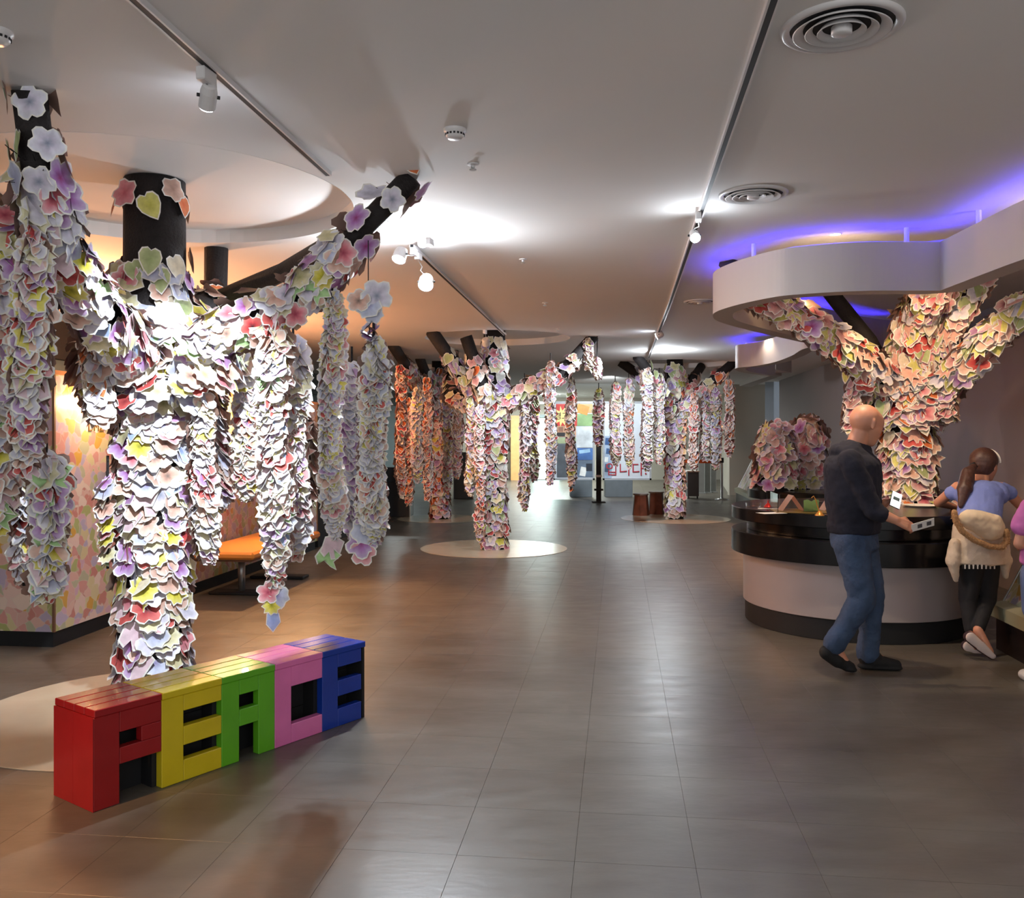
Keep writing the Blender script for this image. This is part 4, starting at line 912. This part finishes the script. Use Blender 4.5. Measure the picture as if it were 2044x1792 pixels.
def stump(px, Y, label, h):
    x = (px-CX)*Y/F; t = thing('wooden_stump', (x, Y, 0), label, 'stump'); n = 7
    wood = mat('red_brown_wood', (104, 54, 36), .4, .3, 8, bump=.2)
    for k in range(n):
        a0 = 2*math.pi*k/n; a1 = 2*math.pi*(k+1)/n-.02; bm = B()
        ps = [(x+.17*math.cos(q), Y+.17*math.sin(q)) for q in (a0, a1)]; pt = [(x+.135*math.cos(q), Y+.135*math.sin(q)) for q in (a0, a1)]
        vs = [bm.verts.new((ps[0][0], ps[0][1], .001)), bm.verts.new((ps[1][0], ps[1][1], .001)), bm.verts.new((pt[1][0], pt[1][1], h-.03)), bm.verts.new((pt[0][0], pt[0][1], h-.03)),
              bm.verts.new((x+(ps[0][0]-x)*.8, Y+(ps[0][1]-Y)*.8, .001)), bm.verts.new((x+(ps[1][0]-x)*.8, Y+(ps[1][1]-Y)*.8, .001)), bm.verts.new((x+(pt[1][0]-x)*.8, Y+(pt[1][1]-Y)*.8, h-.03)), bm.verts.new((x+(pt[0][0]-x)*.8, Y+(pt[0][1]-Y)*.8, h-.03))]
        for f in ((0, 1, 2, 3), (4, 7, 6, 5), (0, 4, 5, 1), (3, 2, 6, 7), (1, 5, 6, 2), (0, 3, 7, 4)): bm.faces.new([vs[i] for i in f])
        obj('stave', bm, wood, t)
    bm = B(); lathe(bm, (x, Y, 0), [(0, h-.03), (.15, h-.03), (.155, h-.01), (.145, h), (0, h)], 14); obj('top', bm, mat('grey_brown_top', (120, 104, 96), .4), t)
stump(1279, 17.6, 'left of two reddish wooden stumps beside the far right tree', .43)
stump(1310, 17.9, 'right of two reddish wooden stumps, touching the far right trunk', .45)
# dark cabinet, barrier posts and grey screens at the right passage
a = P(1383, 0, 22.3); t = thing('dark_cabinet', (a.x, 22.3, 0), 'dark grey wheeled cabinet right of the far right tree', 'cabinet')
bm = B(); box(bm, (a.x, 22.5, .36), (.28, .5, .6), bev=.005); obj('body', bm, mat('charcoal', (52, 48, 48), .5), t)
bm = B(); box(bm, (a.x, 22.5, .675), (.31, .53, .03)); obj('top', bm, M['white'], t)
for dx in (-.11, .11):
    bm = B(); tube(bm, [(a.x+dx-.015, 22.3, .03), (a.x+dx+.015, 22.3, .03)], .03, 10); obj('caster', bm, M['dark'], t)
def barrier(px, Y, label):
    x = (px-CX)*Y/F; t = thing('barrier_post', (x, Y, 0), label, 'barrier post')
    bm = B(); lathe(bm, (x, Y, 0), [(.17, .001), (.17, .02), (.05, .04), (.03, .05), (.03, .9)], 20); obj('pole', bm, M['steel'], t, True)
    bm = B(); lathe(bm, (x, Y, .9), [(.0, 0), (.045, 0), (.045, .12), (0, .12)], 16); obj('belt_head', bm, M['black'], t)
    return t, x
t, x = barrier(1441, 21.9, 'chrome barrier post with black head by the beige wall')
bm = B(); xa = P(1340, 0, 22.2).x; box(bm, ((x+xa)/2, 22.0, .93), (x-xa, .006, .09), rz=-.05); obj('belt', bm, mat('orange_belt', (212, 92, 40), .5), t)
for k, px in enumerate((1400, 1412, 1424)):
    a = P(px, 0, 24.3+k*.3); bm = B(); box(bm, (a.x, 24.3+k*.3, .72), (.15, .04, 1.4)); box(bm, (a.x, 24.3+k*.3, .01), (.2, .3, .02)); tag(obj('grey_screen', bm, mat('screen_grey', (120, 122, 120), .5)), ('left', 'middle', 'right')[k]+' of three slim grey standing screens in the passage', 'screen')
# far back doorway, wood panel, fluorescent
a = P(1021, 0, 31); b = P(1035, 0, 31); bm = B(); box(bm, ((a.x+b.x)/2, 31.6, 1.13), (b.x-a.x+.05, .1, 2.26)); tag(obj('wood_panel', bm, mat('amber_panel', (214, 160, 104), .5, .1)), 'tall amber lit wood panel in the far background left of the doorway', 'panel')
a = P(1062, 0, 31); b = P(1122, 0, 31)
for x_, w_ in ((a.x, .12), (b.x, .12)): 
    pass
dr = B(); box(dr, (a.x, 31.7, 1.1), (.1, .3, 2.2)); box(dr, (b.x, 31.7, 1.1), (.1, .3, 2.2)); box(dr, ((a.x+b.x)/2, 31.7, 2.25), (b.x-a.x+.1, .3, .1))
dr = struct(obj('door_1', dr, mat('teal_door_frame', (108, 124, 126), .4)))
bm = B(); box(bm, ((a.x+b.x)/2, 31.8, 1.1), (b.x-a.x-.1, .02, 2.15)); obj('door_leaf', bm, mat('lit_glass_door', (200, 225, 220), .3, .02, 2, emit=(200, 232, 226), estr=2.2), dr)
bm = B(); a1 = P(1050, 0, 29); b1_ = P(1100, 0, 29); box(bm, ((a1.x+b1_.x)/2, 29, 2.62), (b1_.x-a1.x, .2, .06)); t = thing('strip_light', ((a1.x+b1_.x)/2, 29, CEIL), 'glowing white strip light in the far background above the doorway', 'light'); obj('tube', bm, mat('tube_light', (255, 255, 255), .3, 0, emit=(235, 245, 240), estr=14), t)
for x_ in (a1.x+.08, b1_.x-.08):
    bm = B(); tube(bm, [(x_, 29, 2.64), (x_, 29, CEIL)], .006, 6); obj('hanger', bm, M['steel'], t)
light('AREA', 'back_room_fill', (1.2, 29.0, 2.85), 420, (.9, 1, .97), 2.5, (1.2, 29.2, 0), sy=1.5)  # added area lights brightening the far room and its floor
light('AREA', 'back_room_fill', (3.5, 24.5, 2.85), 90, (.95, 1, .98), 1.2, (3.5, 24.5, 0), sy=.6)
light('SPOT', 'board_fill', (2.2, 20.2, 2.82), 420, (.95, 1, 1), .1, (2.4, 23, 1.4), 90, .6)  # added spot brightening the two display boards
light('AREA', 'back_room_fill', (-3.5, 24, 2.85), 60, (.9, 1, 1), 1.2, (-3.5, 24, 0), sy=.6)
# dark display cabinets left of the far left tree
for k, (px, py, hh, lb) in enumerate(((792, 1032, .95, 'dark glass display cabinet beside the far left tree disc'), (925, 996, 1.15, 'dark framed panel stand behind the middle tree trunk'))):
    x, y = G(px, py); t = thing('display_cabinet', (x, y+.3, 0), lb, 'cabinet')
    bm = B(); box(bm, (x, y+.3, hh*.35), (.5, .5, hh*.7), bev=.005); obj('base', bm, mat('charcoal_base', (44, 44, 48), .4), t)
    bm = B(); box(bm, (x, y+.3, hh*.85), (.48, .48, hh*.3)); obj('glass_top', bm, mat('smoked_glass', (70, 76, 80), .08), t)
    for sx in (-1, 1):
        for sy in (-1, 1): bm = B(); box(bm, (x+sx*.245, y+.3+sy*.245, hh/2), (.02, .02, hh)); obj('corner_post', bm, M['steel'], t)
# ------------------------------------------------------------------ people
def hullseg(bm, a, b, ra, rb):
    """tapered capsule a->b ; radii scalar or (rx,ry,rz)"""
    big = max(max(q) if isinstance(q, (tuple, list)) else q for q in (ra, rb)); NI, NK = (14, 24) if big > .03 else (8, 12)
    def pts(c, r):
        if not isinstance(r, (tuple, list)): r = (r, r, r)
        o = []
        for i in range(NI+1):
            th = math.pi*i/NI
            for k in range(NK):
                ph = 2*math.pi*k/NK
                o.append((c[0]+r[0]*math.sin(th)*math.cos(ph), c[1]+r[1]*math.sin(th)*math.sin(ph), c[2]+r[2]*math.cos(th)))
                if i in (0, NI): break
        return o
    tmp = bmesh.new()
    for p in pts(a, ra)+pts(b, rb): tmp.verts.new(p)
    r = bmesh.ops.convex_hull(tmp, input=tmp.verts)
    bmesh.ops.delete(tmp, geom=[v for v in tmp.verts if not v.link_faces], context='VERTS')
    me = bpy.data.meshes.new('tmp'); tmp.to_mesh(me); tmp.free(); bm.from_mesh(me); bpy.data.meshes.remove(me)
def remesh(name, segs, voxel, m, parent, smooth=4, disp=0):
    bm = B()
    for s_ in segs: hullseg(bm, *s_)
    me = bpy.data.meshes.new(name); bm.to_mesh(me); bm.free()
    tmp = bpy.data.objects.new(name, me); COL.objects.link(tmp)
    md = tmp.modifiers.new('r', 'REMESH'); md.mode = 'VOXEL'; md.voxel_size = voxel
    sm = tmp.modifiers.new('s', 'SMOOTH'); sm.iterations = smooth; sm.factor = .5
    if disp:
        tx = bpy.data.textures.new('folds', 'CLOUDS'); tx.noise_scale = .07
        dm = tmp.modifiers.new('d', 'DISPLACE'); dm.texture = tx; dm.strength = disp; dm.mid_level = .5; dm.texture_coords = 'LOCAL'
    dg = bpy.context.evaluated_depsgraph_get(); me2 = bpy.data.meshes.new_from_object(tmp.evaluated_get(dg))
    bpy.data.objects.remove(tmp); me2.name = name; me2.materials.clear(); me2.materials.append(m); me2.shade_smooth()
    return link(name, me2, parent)
def arm_hand(wrist, d, up, r=.0085, L=.085, curl=.6, palm=.035):
    """five fingers: returns segs. d forward of the hand, up = back of hand normal"""
    d = Vector(d).normalized(); up = Vector(up); up = (up-d*up.dot(d)).normalized(); sd = d.cross(up).normalized(); w_ = Vector(wrist); s_ = []
    pc = w_+d*palm*1.3
    for q in (-1, 0, 1): s_.append((tuple(w_+sd*q*.012), tuple(w_+d*palm*2.1+sd*q*.022), .017, .014))
    for i, (q, l) in enumerate(((-1.5, .8), (-.5, .98), (.5, 1.0), (1.5, .78))):
        a = w_+d*palm*2.1+sd*q*.018; b_ = a+d*L*l*.45-up*L*l*.12*curl; c_ = b_+d*L*l*.3*(1-curl*.5)-up*L*l*.3*curl; e_ = c_+d*L*l*.05-up*L*l*.25*curl
        s_ += [(tuple(a), tuple(b_), r*1.1, r), (tuple(b_), tuple(c_), r, r*.92), (tuple(c_), tuple(e_), r*.92, r*.8)]
    a = w_+d*palm*.7-sd*.022; b_ = a+d*.03-sd*.026-up*.01; c_ = b_+d*.03-sd*.0-up*.02
    s_ += [(tuple(a), tuple(b_), r*1.4, r*1.15), (tuple(b_), tuple(c_), r*1.15, r)]
    return s_
skin = mat('skin', (196, 138, 112), .5, .05, 8); skin.node_tree.nodes['Principled BSDF'].inputs['Subsurface Weight'].default_value = .08
# man
MY = 6.0
mp_ = lambda px, py, dy=0.: tuple(P(px, py, MY+dy))
man = thing('person', (2.37, MY, 0), 'bald man in navy jacket and blue jeans walking past the round counter with leaflet', 'person')
def head_segs(c, r, fwd, down=0.):
    """skull, face, jaw, nose, ears; fwd unit plan dir"""
    c = Vector(c); f = Vector(fwd).normalized(); u = Vector((0, 0, 1)); f = (f*math.cos(down)-u*math.sin(down)).normalized(); s_ = f.cross(u).normalized(); u2 = s_.cross(f).normalized()
    k = r
    S_ = [(tuple(c+u2*.02*k-f*.018*k), tuple(c+u2*.014*k+f*.026*k), .088*k, .080*k)]
    S_ += [(tuple(c+f*.034*k-u2*.022*k+s_*q*.018*k), tuple(c+f*.058*k-u2*.09*k+s_*q*.012*k), .060*k, .034*k) for q in (-1, 1)]
    S_ += [(tuple(c+f*.09*k+u2*.0*k), tuple(c+f*.108*k-u2*.032*k), .010*k, .015*k)]
    S_ += [(tuple(c+f*.068*k+u2*.022*k+s_*q*.03*k), tuple(c+f*.076*k+u2*.022*k+s_*q*.012*k), .02*k, .016*k) for q in (-1, 1)]
    S_ += [(tuple(c+f*.078*k-u2*.055*k+s_*.012*k), tuple(c+f*.078*k-u2*.055*k-s_*.012*k), .012*k, .012*k)]
    for q in (-1, 1): S_ += [(tuple(c+s_*q*.086*k-u2*.0*k-f*.022*k), tuple(c+s_*q*.082*k-u2*.034*k-f*.014*k), (.011*k, .011*k, .02*k), (.008*k, .008*k, .012*k))]
    return S_, f, s_, u2
HC = mp_(1729, 845); hs, hf, hss, hu = head_segs(HC, 1.12, (.93, .36, 0), .38)
segs = hs
segs += [((HC[0]-.035, HC[1], HC[2]-.06), mp_(1703, 902, .02), .062, .068)]
segs += [(mp_(1700, 930, -.12), mp_(1702, 930, .14), .055, .055), (mp_(1703, 940), mp_(1704, 1075), (.13, .12, .08), (.12, .11, .1))]
elN = mp_(1742, 1018, -.20); wrN = mp_(1788, 1038, -.26); elF = mp_(1738, 1015, .16); wrF = mp_(1766, 1004, .02)
segs += [(mp_(1700, 930, -.17), elN, .055, .043), (elN, wrN, .042, .028), (mp_(1702, 930, .17), elF, .055, .043), (elF, wrF, .042, .028)]
segs += arm_hand(wrN, (.86, -.15, -.38), (.3, -.9, .3), L=.08, curl=.75)
segs += arm_hand(wrF, (.75, -.2, .35), (-.3, .3, .9), L=.08, curl=.5)
kF = mp_(1741, 1188, .0); aF = mp_(1733, 1302, .0); kR = mp_(1722, 1196, -.1); aR = mp_(1664, 1290, -.1)
segs += [(mp_(1716, 1085, .06), kF, .085, .06), (kF, aF, .058, .04), (mp_(1700, 1085, -.08), kR, .085, .06), (kR, aR, .058, .04)]
segs += [(aF, mp_(1775, 1327, .0), .04, .03), (aR, mp_(1690, 1328, -.1), .04, .03)]
remesh('body', segs, .0062, skin, man, 3)
navy = mat('navy_fleece', (24, 25, 40), .9, .1, 40, bump=.3)
jk = [(mp_(1697, 922, -.14), mp_(1702, 922, .15), .082, .082), (mp_(1700, 905, 0), mp_(1702, 940, 0), (.11, .12, .05), (.185, .19, .1)), (mp_(1702, 935, -.02), mp_(1703, 1000, -.02), (.185, .185, .13), (.178, .17, .1)), (mp_(1703, 1000, -.02), mp_(1705, 1045, 0), (.178, .17, .1), (.168, .155, .05)),
      (mp_(1702, 932, -.16), elN, .078, .062), (mp_(1704, 935, .17), elF, .075, .062), (elN, mp_(1758, 1026, -.225), .062, .055), (elF, mp_(1752, 1010, .1), .062, .055),
      (mp_(1697, 893, -.02), mp_(1714, 899, .02), (.085, .085, .05), (.085, .085, .05)), (mp_(1690, 900, -.0), mp_(1700, 912, .0), (.11, .13, .06), (.14, .15, .07)), (mp_(1704, 1045), mp_(1704, 1062), (.172, .158, .02), (.166, .155, .02))]
remesh('jacket', jk, .009, navy, man, 3, disp=.018)
denim = mat('blue_denim', (54, 72, 100), .85, .22, 9, bump=.3)
jn = [(mp_(1704, 1060), mp_(1706, 1088), (.152, .135, .05), (.155, .135, .06)), (mp_(1717, 1090, .05), kF, .112, .084), (kF, mp_(1735, 1270), .083, .068), (mp_(1735, 1270), mp_(1733, 1304), .07, .075),
      (mp_(1699, 1090, -.07), kR, .112, .086), (kR, mp_(1680, 1262, -.1), .086, .07), (mp_(1680, 1262, -.1), mp_(1665, 1284, -.1), .07, .074)]
remesh('jeans', jn, .009, denim, man, 2, disp=.02)
shoe = mat('black_suede_shoe', (18, 18, 20), .8, .2, 30)
z_ = .045
remesh('shoe', [((P(1728, 0, MY).x, MY, z_+.03), (P(1745, 0, MY).x, MY-.01, z_+.025), .05, .052), ((P(1742, 0, MY).x, MY-.01, z_+.01), (P(1785, 0, MY).x, MY-.03, z_-.01), .05, .034), ((P(1725, 0, MY).x, MY, .02), (P(1784, 0, MY).x, MY-.03, .016), (.045, .045, .018), (.045, .045, .014))], .006, shoe, man)
remesh('shoe', [(mp_(1650, 1302, -.1), mp_(1672, 1318, -.1), .048, .048), (mp_(1668, 1316, -.1), mp_(1697, 1331, -.1), .046, .034), (mp_(1693, 1334, -.1), mp_(1700, 1336, -.1), (.04, .042, .02), (.035, .038, .018))], .006, shoe, man)
# leaflet and phone
hN = Vector(wrN)+Vector((.86, -.15, -.38)).normalized()*.1
t = thing('leaflet', tuple(hN), 'folded white leaflet with dark pictures in the walking man\'s lower hand', 'leaflet')
R = Matrix.Rotation(-.28, 3, 'Y') @ Matrix.Rotation(.5, 3, 'X')
bm = B(); box(bm, hN+Vector((.07, -.01, .012)), (.15, .002, .06), rot=R); obj('sheet', bm, M['paperwhite'], t)
for dx in (-.02, .04): bm = B(); box(bm, hN+Vector((.07, -.01, .012))+R @ Vector((dx, -.002, 0)), (.03, .001, .03), rot=R); obj('picture', bm, mat('grey_print', (90, 88, 90), .5, .4, 20), t)
hF = Vector(P(1788, 998, 5.94))
t = thing('phone', tuple(hF), 'phone with bright white screen in the walking man\'s raised hand', 'phone')
R = Matrix.Rotation(.42, 3, 'Y') @ Matrix.Rotation(-.45, 3, 'X')
bm = B(); box(bm, hF, (.072, .008, .115), rot=R, bev=.003); obj('case', bm, M['dark'], t)
bm = B(); box(bm, hF+R @ Vector((0, -.0048, 0)), (.068, .001, .108), rot=R); obj('screen', bm, mat('white_screen', (250, 250, 250), .3, 0, emit=(245, 248, 252), estr=.9), t)
bm = B(); box(bm, hF+R @ Vector((.0, -.0056, .008)), (.044, .0006, .024), rot=R); obj('picture', bm, mat('screen_picture', (120, 140, 140), .4, .4, 40), t)
bm = B(); box(bm, hF+R @ Vector((.0, -.0056, -.038)), (.066, .0006, .0015), rot=R); obj('screen_line', bm, mat('screen_grey', (120, 120, 120), .4), t)
# girl
GY = 6.45
gp = lambda px, py, dy=0.: (P(px, py, GY+dy).x, GY+dy, P(px, py, GY+dy).z)
girl = thing('person', (P(1955, 0, GY).x, GY, 0), 'girl with ponytail and blue shirt leaning on counter, cream jacket tied at waist', 'person')
GH = gp(1965, 927, .35); hs, gf, gs, gu = head_segs(GH, 1.0, (.75, .66, 0), .15)
segs = hs+[((GH[0]-.02, GH[1], GH[2]-.05), gp(1958, 970, .28), .05, .055)]
segs += [(gp(1918, 975, .25), gp(1998, 975, .25), .05, .05), (gp(1956, 990, .2), gp(1955, 1060, .05), (.12, .08, .08), (.11, .08, .1)), (gp(1938, 1100, 0), gp(1972, 1100, 0), .09, .09)]
elL = gp(1873, 1003, .45); wrL = gp(1905, 1012, .68); elR = gp(2040, 1012, .3); wrR = gp(2046, 1035, .42)
segs += [(gp(1912, 972, .27), elL, .042, .035), (elL, wrL, .034, .024), (gp(2004, 974, .27), elR, .042, .035), (elR, wrR, .034, .024)]
segs += arm_hand(wrL, (.7, .7, .0), (0, 0, 1), r=.0078, L=.07, curl=.35, palm=.03)+arm_hand(wrR, (.1, .9, -.3), (0, 0, 1), r=.0078, L=.07, curl=.35, palm=.03)
kl, al = gp(1932, 1195, -.02), gp(1937, 1262, -.08); kr_, ar_ = gp(1970, 1195, 0), gp(1952, 1258, -.15)
segs += [(gp(1940, 1110), kl, .075, .05), (kl, al, .048, .032), (gp(1970, 1110), kr_, .075, .05), (kr_, ar_, .048, .032), (al, gp(1945, 1292, -.1), .032, .028), (ar_, gp(1975, 1300, -.2), .032, .028)]
remesh('body', segs, .006, skin, girl, 3)
hair = mat('brown_hair', (70, 42, 34), .45, .3, 60)
hair.node_tree.nodes['Noise Texture'].inputs['Scale'].default_value = 90
gh = Vector(GH)
hh = [(tuple(gh-gf*.022+gu*.028), tuple(gh+gf*.004+gu*.034), .1, .088), (tuple(gh-gf*.03), tuple(gh-gf*.04-gu*.03), .088, .07)]
remesh('hair', hh, .006, hair, girl, 3, disp=.006)
tb_ = gp(1935, 937, .2)
pt = [gp(1944, 930, .24), gp(1932, 945, .2), gp(1926, 975, .14), gp(1918, 1010, .1)]
remesh('ponytail', [(pt[0], pt[1], .025, .045), (pt[1], pt[2], .048, .055), (pt[2], pt[3], .052, .018), (pt[1], gp(1936, 995, .14), .03, .014)], .006, hair, girl, 3, disp=.012)
bm = B(); tube(bm, [gp(1940, 926, .25), gp(1946, 934, .23)], .024, 14); obj('hair_tie', bm, M['black'], girl)
# headband as an arc over the head
bm = B(); arc = [gh+gf*.035+gu*(.02+.1*math.cos(a))+gs*(.098*math.sin(a)) for a in [(-1.6+3.2*i/16) for i in range(17)]]; tube(bm, arc, .007, 8); obj('headband', bm, M['paperwhite'], girl, True)
blue = mat('blue_cotton', (120, 136, 204), .85, .06, 12, bump=.2)
sh = [(gp(1920, 980, .25), gp(1996, 980, .25), .062, .062), (gp(1930, 985, .23), gp(1986, 985, .23), (.09, .12, .09), (.09, .12, .09)), (gp(1958, 985, .2), gp(1955, 1035, .09), (.16, .135, .1), (.15, .13, .07)), (gp(1955, 1035, .1), gp(1955, 1052, .05), (.15, .13, .06), (.148, .13, .04)),
      (gp(1920, 976, .26), gp(1902, 984, .31), .062, .056), (gp(1998, 978, .26), gp(2014, 984, .28), .062, .056)]
remesh('shirt', sh, .008, blue, girl, 2, disp=.014)
cream = mat('cream_fleece', (206, 188, 168), .9, .07, 20, bump=.3)
jk = [(gp(1952, 1050, .02), gp(1953, 1080, .0), (.17, .135, .06), (.18, .14, .06)), (gp(1953, 1080, .0), gp(1953, 1122, -.01), (.18, .14, .06), (.20, .145, .02)),
      (gp(1905, 1085, -.05), gp(1902, 1120, -.06), .04, .05), (gp(1902, 1120, -.06), gp(1908, 1158, -.06), .045, .018), (gp(2000, 1085, -.05), gp(2005, 1118, -.06), .045, .05), (gp(2005, 1118, -.06), gp(2008, 1152, -.06), .045, .018)]
remesh('jacket', jk, .008, cream, girl, 2, disp=.016)
hd = [(gp(1942, 1036, -.13), gp(1978, 1052, -.13), (.11, .06, .07), (.10, .06, .10))]
hood = remesh('hood', hd, .008, mat('hood_lining', (226, 208, 180), .9, .06, 25), girl, 2, disp=.02)
fur = mat('tan_fur', (176, 138, 98), .95, .3, 70)
bm = B(); path = [(1905, 1022), (1908, 1040), (1920, 1060), (1945, 1078), (1975, 1090), (2000, 1092), (2010, 1080), (2008, 1060)]
pw = [Vector(gp(x, y, -.16)) for x, y in path]
fseg = [(tuple(a), tuple(b), .02, .022) for a, b in zip(pw, pw[1:])]
remesh('hood_trim_core', fseg, .007, fur, girl, 1)
for a, b in zip(pw, pw[1:]):
    for k in range(110):
        p = a.lerp(b, random.random()); d = Vector((random.gauss(0, 1), random.gauss(-.4, .8), random.gauss(0, 1))).normalized()
        q = p+d*random.uniform(.028, .042); s_ = d.orthogonal().normalized()*.0022
        bm.faces.new([bm.verts.new(p+d*.015+s_), bm.verts.new(p+d*.015-s_), bm.verts.new(q)])
o = obj('fur_trim', bm, fur, hood); o['kind'] = 'stuff'
# striped hem
for k in range(16):
    px = 1922+k*4.2; bm = B(); p = Vector(gp(px, 1131, -.148 if 3 < k < 13 else -.13)); box(bm, p, (.009, .004, .03), rz=0); obj('stripe', bm, M['paperwhite'] if k % 2 else M['inkblack'], girl)
legg = mat('black_leggings', (20, 20, 26), .8, .1, 20)
lg = [(gp(1942, 1105), gp(1968, 1105), .108, .108), (gp(1940, 1120), kl, .09, .062), (kl, gp(1937, 1255, -.07), .06, .042), (gp(1970, 1120), kr_, .09, .062), (kr_, gp(1954, 1252, -.13), .06, .042)]
remesh('leggings', lg, .007, legg, girl, 2, disp=.006)
maroon = mat('dark_maroon_shoe', (48, 26, 38), .7, .2, 20); sole = mat('white_rubber_sole', (206, 190, 186), .6, .05, 10)
def tipshoe(h, t_, nm):
    h = Vector(h); t_ = Vector(t_); d = (t_-h).normalized(); nb = Vector((0, -1, 0)); nb = (nb-d*nb.dot(d)).normalized()
    remesh('shoe', [(tuple(h-nb*.03), tuple(h.lerp(t_, .5)-nb*.03), .038, .036), (tuple(h.lerp(t_, .5)-nb*.03), tuple(t_-nb*.02), .036, .024)], .006, maroon, girl, 2)
    remesh('sole', [(tuple(h), tuple(h.lerp(t_, .45)), (.036, .016, .036), (.03, .014, .03)), (tuple(h.lerp(t_, .45)), tuple(t_), (.034, .014, .034), (.022, .012, .018))], .005, sole, girl, 2)
tipshoe(gp(1938, 1272, -.22), gp(1982, 1310, -.24), 'r'); tipshoe(gp(1932, 1290, -.1), gp(1962, 1300, -.12), 'l')
# third person mostly outside the frame
CY = 5.6; cp_ = lambda px, py, dy=0.: (P(px, py, CY).x, CY+dy, P(px, py, CY).z)
kid = thing('person', (P(2098, 0, CY).x, CY, 0), 'person in pink shirt and blue shorts, only the side showing at the right border', 'person')
hs, _, _, _ = head_segs(cp_(2100, 945), 1.0, (.3, .95, 0), .1)
segs = hs+[(cp_(2100, 970), cp_(2100, 1000), .05, .055), (cp_(2075, 1010), cp_(2125, 1010), .055, .055), (cp_(2100, 1020), cp_(2100, 1130), (.12, .09, .09), (.12, .09, .08)),
   (cp_(2058, 1012), cp_(2036, 1085, 0), .045, .038), (cp_(2036, 1085), cp_(2085, 1100, .2), .036, .027), (cp_(2142, 1012), cp_(2160, 1085), .045, .036), (cp_(2160, 1085), cp_(2140, 1120, .2), .036, .027)]
segs += arm_hand(cp_(2085, 1100, .2), (.5, .8, 0), (0, 0, 1), r=.008, L=.07, palm=.03)+arm_hand(cp_(2140, 1120, .2), (.0, 1, 0), (0, 0, 1), r=.008, L=.07, palm=.03)
for s_ in (-1, 1): segs += [(cp_(2100+s_*22, 1140), cp_(2100+s_*24, 1240), .08, .055), (cp_(2100+s_*24, 1240), cp_(2100+s_*24, 1345), .05, .035), (cp_(2100+s_*24, 1355), cp_(2100+s_*28, 1360, .14), .035, .028)]
remesh('body', segs, .007, skin, kid, 3)
pinkm = mat('pink_cotton', (200, 110, 176), .85, .06, 12)
remesh('shirt', [(cp_(2072, 1012), cp_(2128, 1012), .07, .07), (cp_(2100, 1030), cp_(2098, 1120), (.17, .12, .09), (.185, .13, .06)), (cp_(2058, 1015), cp_(2042, 1050), .065, .07), (cp_(2142, 1015), cp_(2156, 1050), .065, .07)], .008, pinkm, kid, 2, disp=.012)
remesh('shorts', [(cp_(2098, 1130), cp_(2098, 1150), (.17, .12, .05), (.17, .12, .05)), (cp_(2072, 1150), cp_(2072, 1215), .1, .09), (cp_(2126, 1150), cp_(2126, 1215), .1, .09)], .008, mat('faded_blue_denim', (96, 110, 150), .85, .1, 10), kid, 2)
# dark hair cap for the third person
h_ = Vector(cp_(2100, 945)); remesh('hair', [(tuple(h_+Vector((0, -.02, .03))), tuple(h_+Vector((0, -.03, -.03))), .1, .085)], .007, hair, kid, 2)
for s_ in (-1, 1): remesh('shoe', [(cp_(2100+s_*24, 1356), cp_(2100+s_*28, 1358, .14), (.045, .05, .04), (.042, .04, .035))], .007, M['whitemetal'], kid, 1)
# added warm lights around the big ring and its tree
light('SPOT', 'warm_beam', (3.0, 6.3, 2.84), 85, (1, .66, .38), .04, (KX, KY, 1.5), 70, .5)
light('POINT', 'ring_glow', (2.35, 7.35, 2.62), 9, (1, .68, .36), .05)
light('SPOT', 'warm_beam', (4.1, 6.9, 2.8), 75, (1, .66, .36), .04, (3.9, 7.6, 2.1), 80, .5)
light('POINT', 'counter_spill', (3.3, 5.0, 2.7), 10, (1, .8, .55), .08)
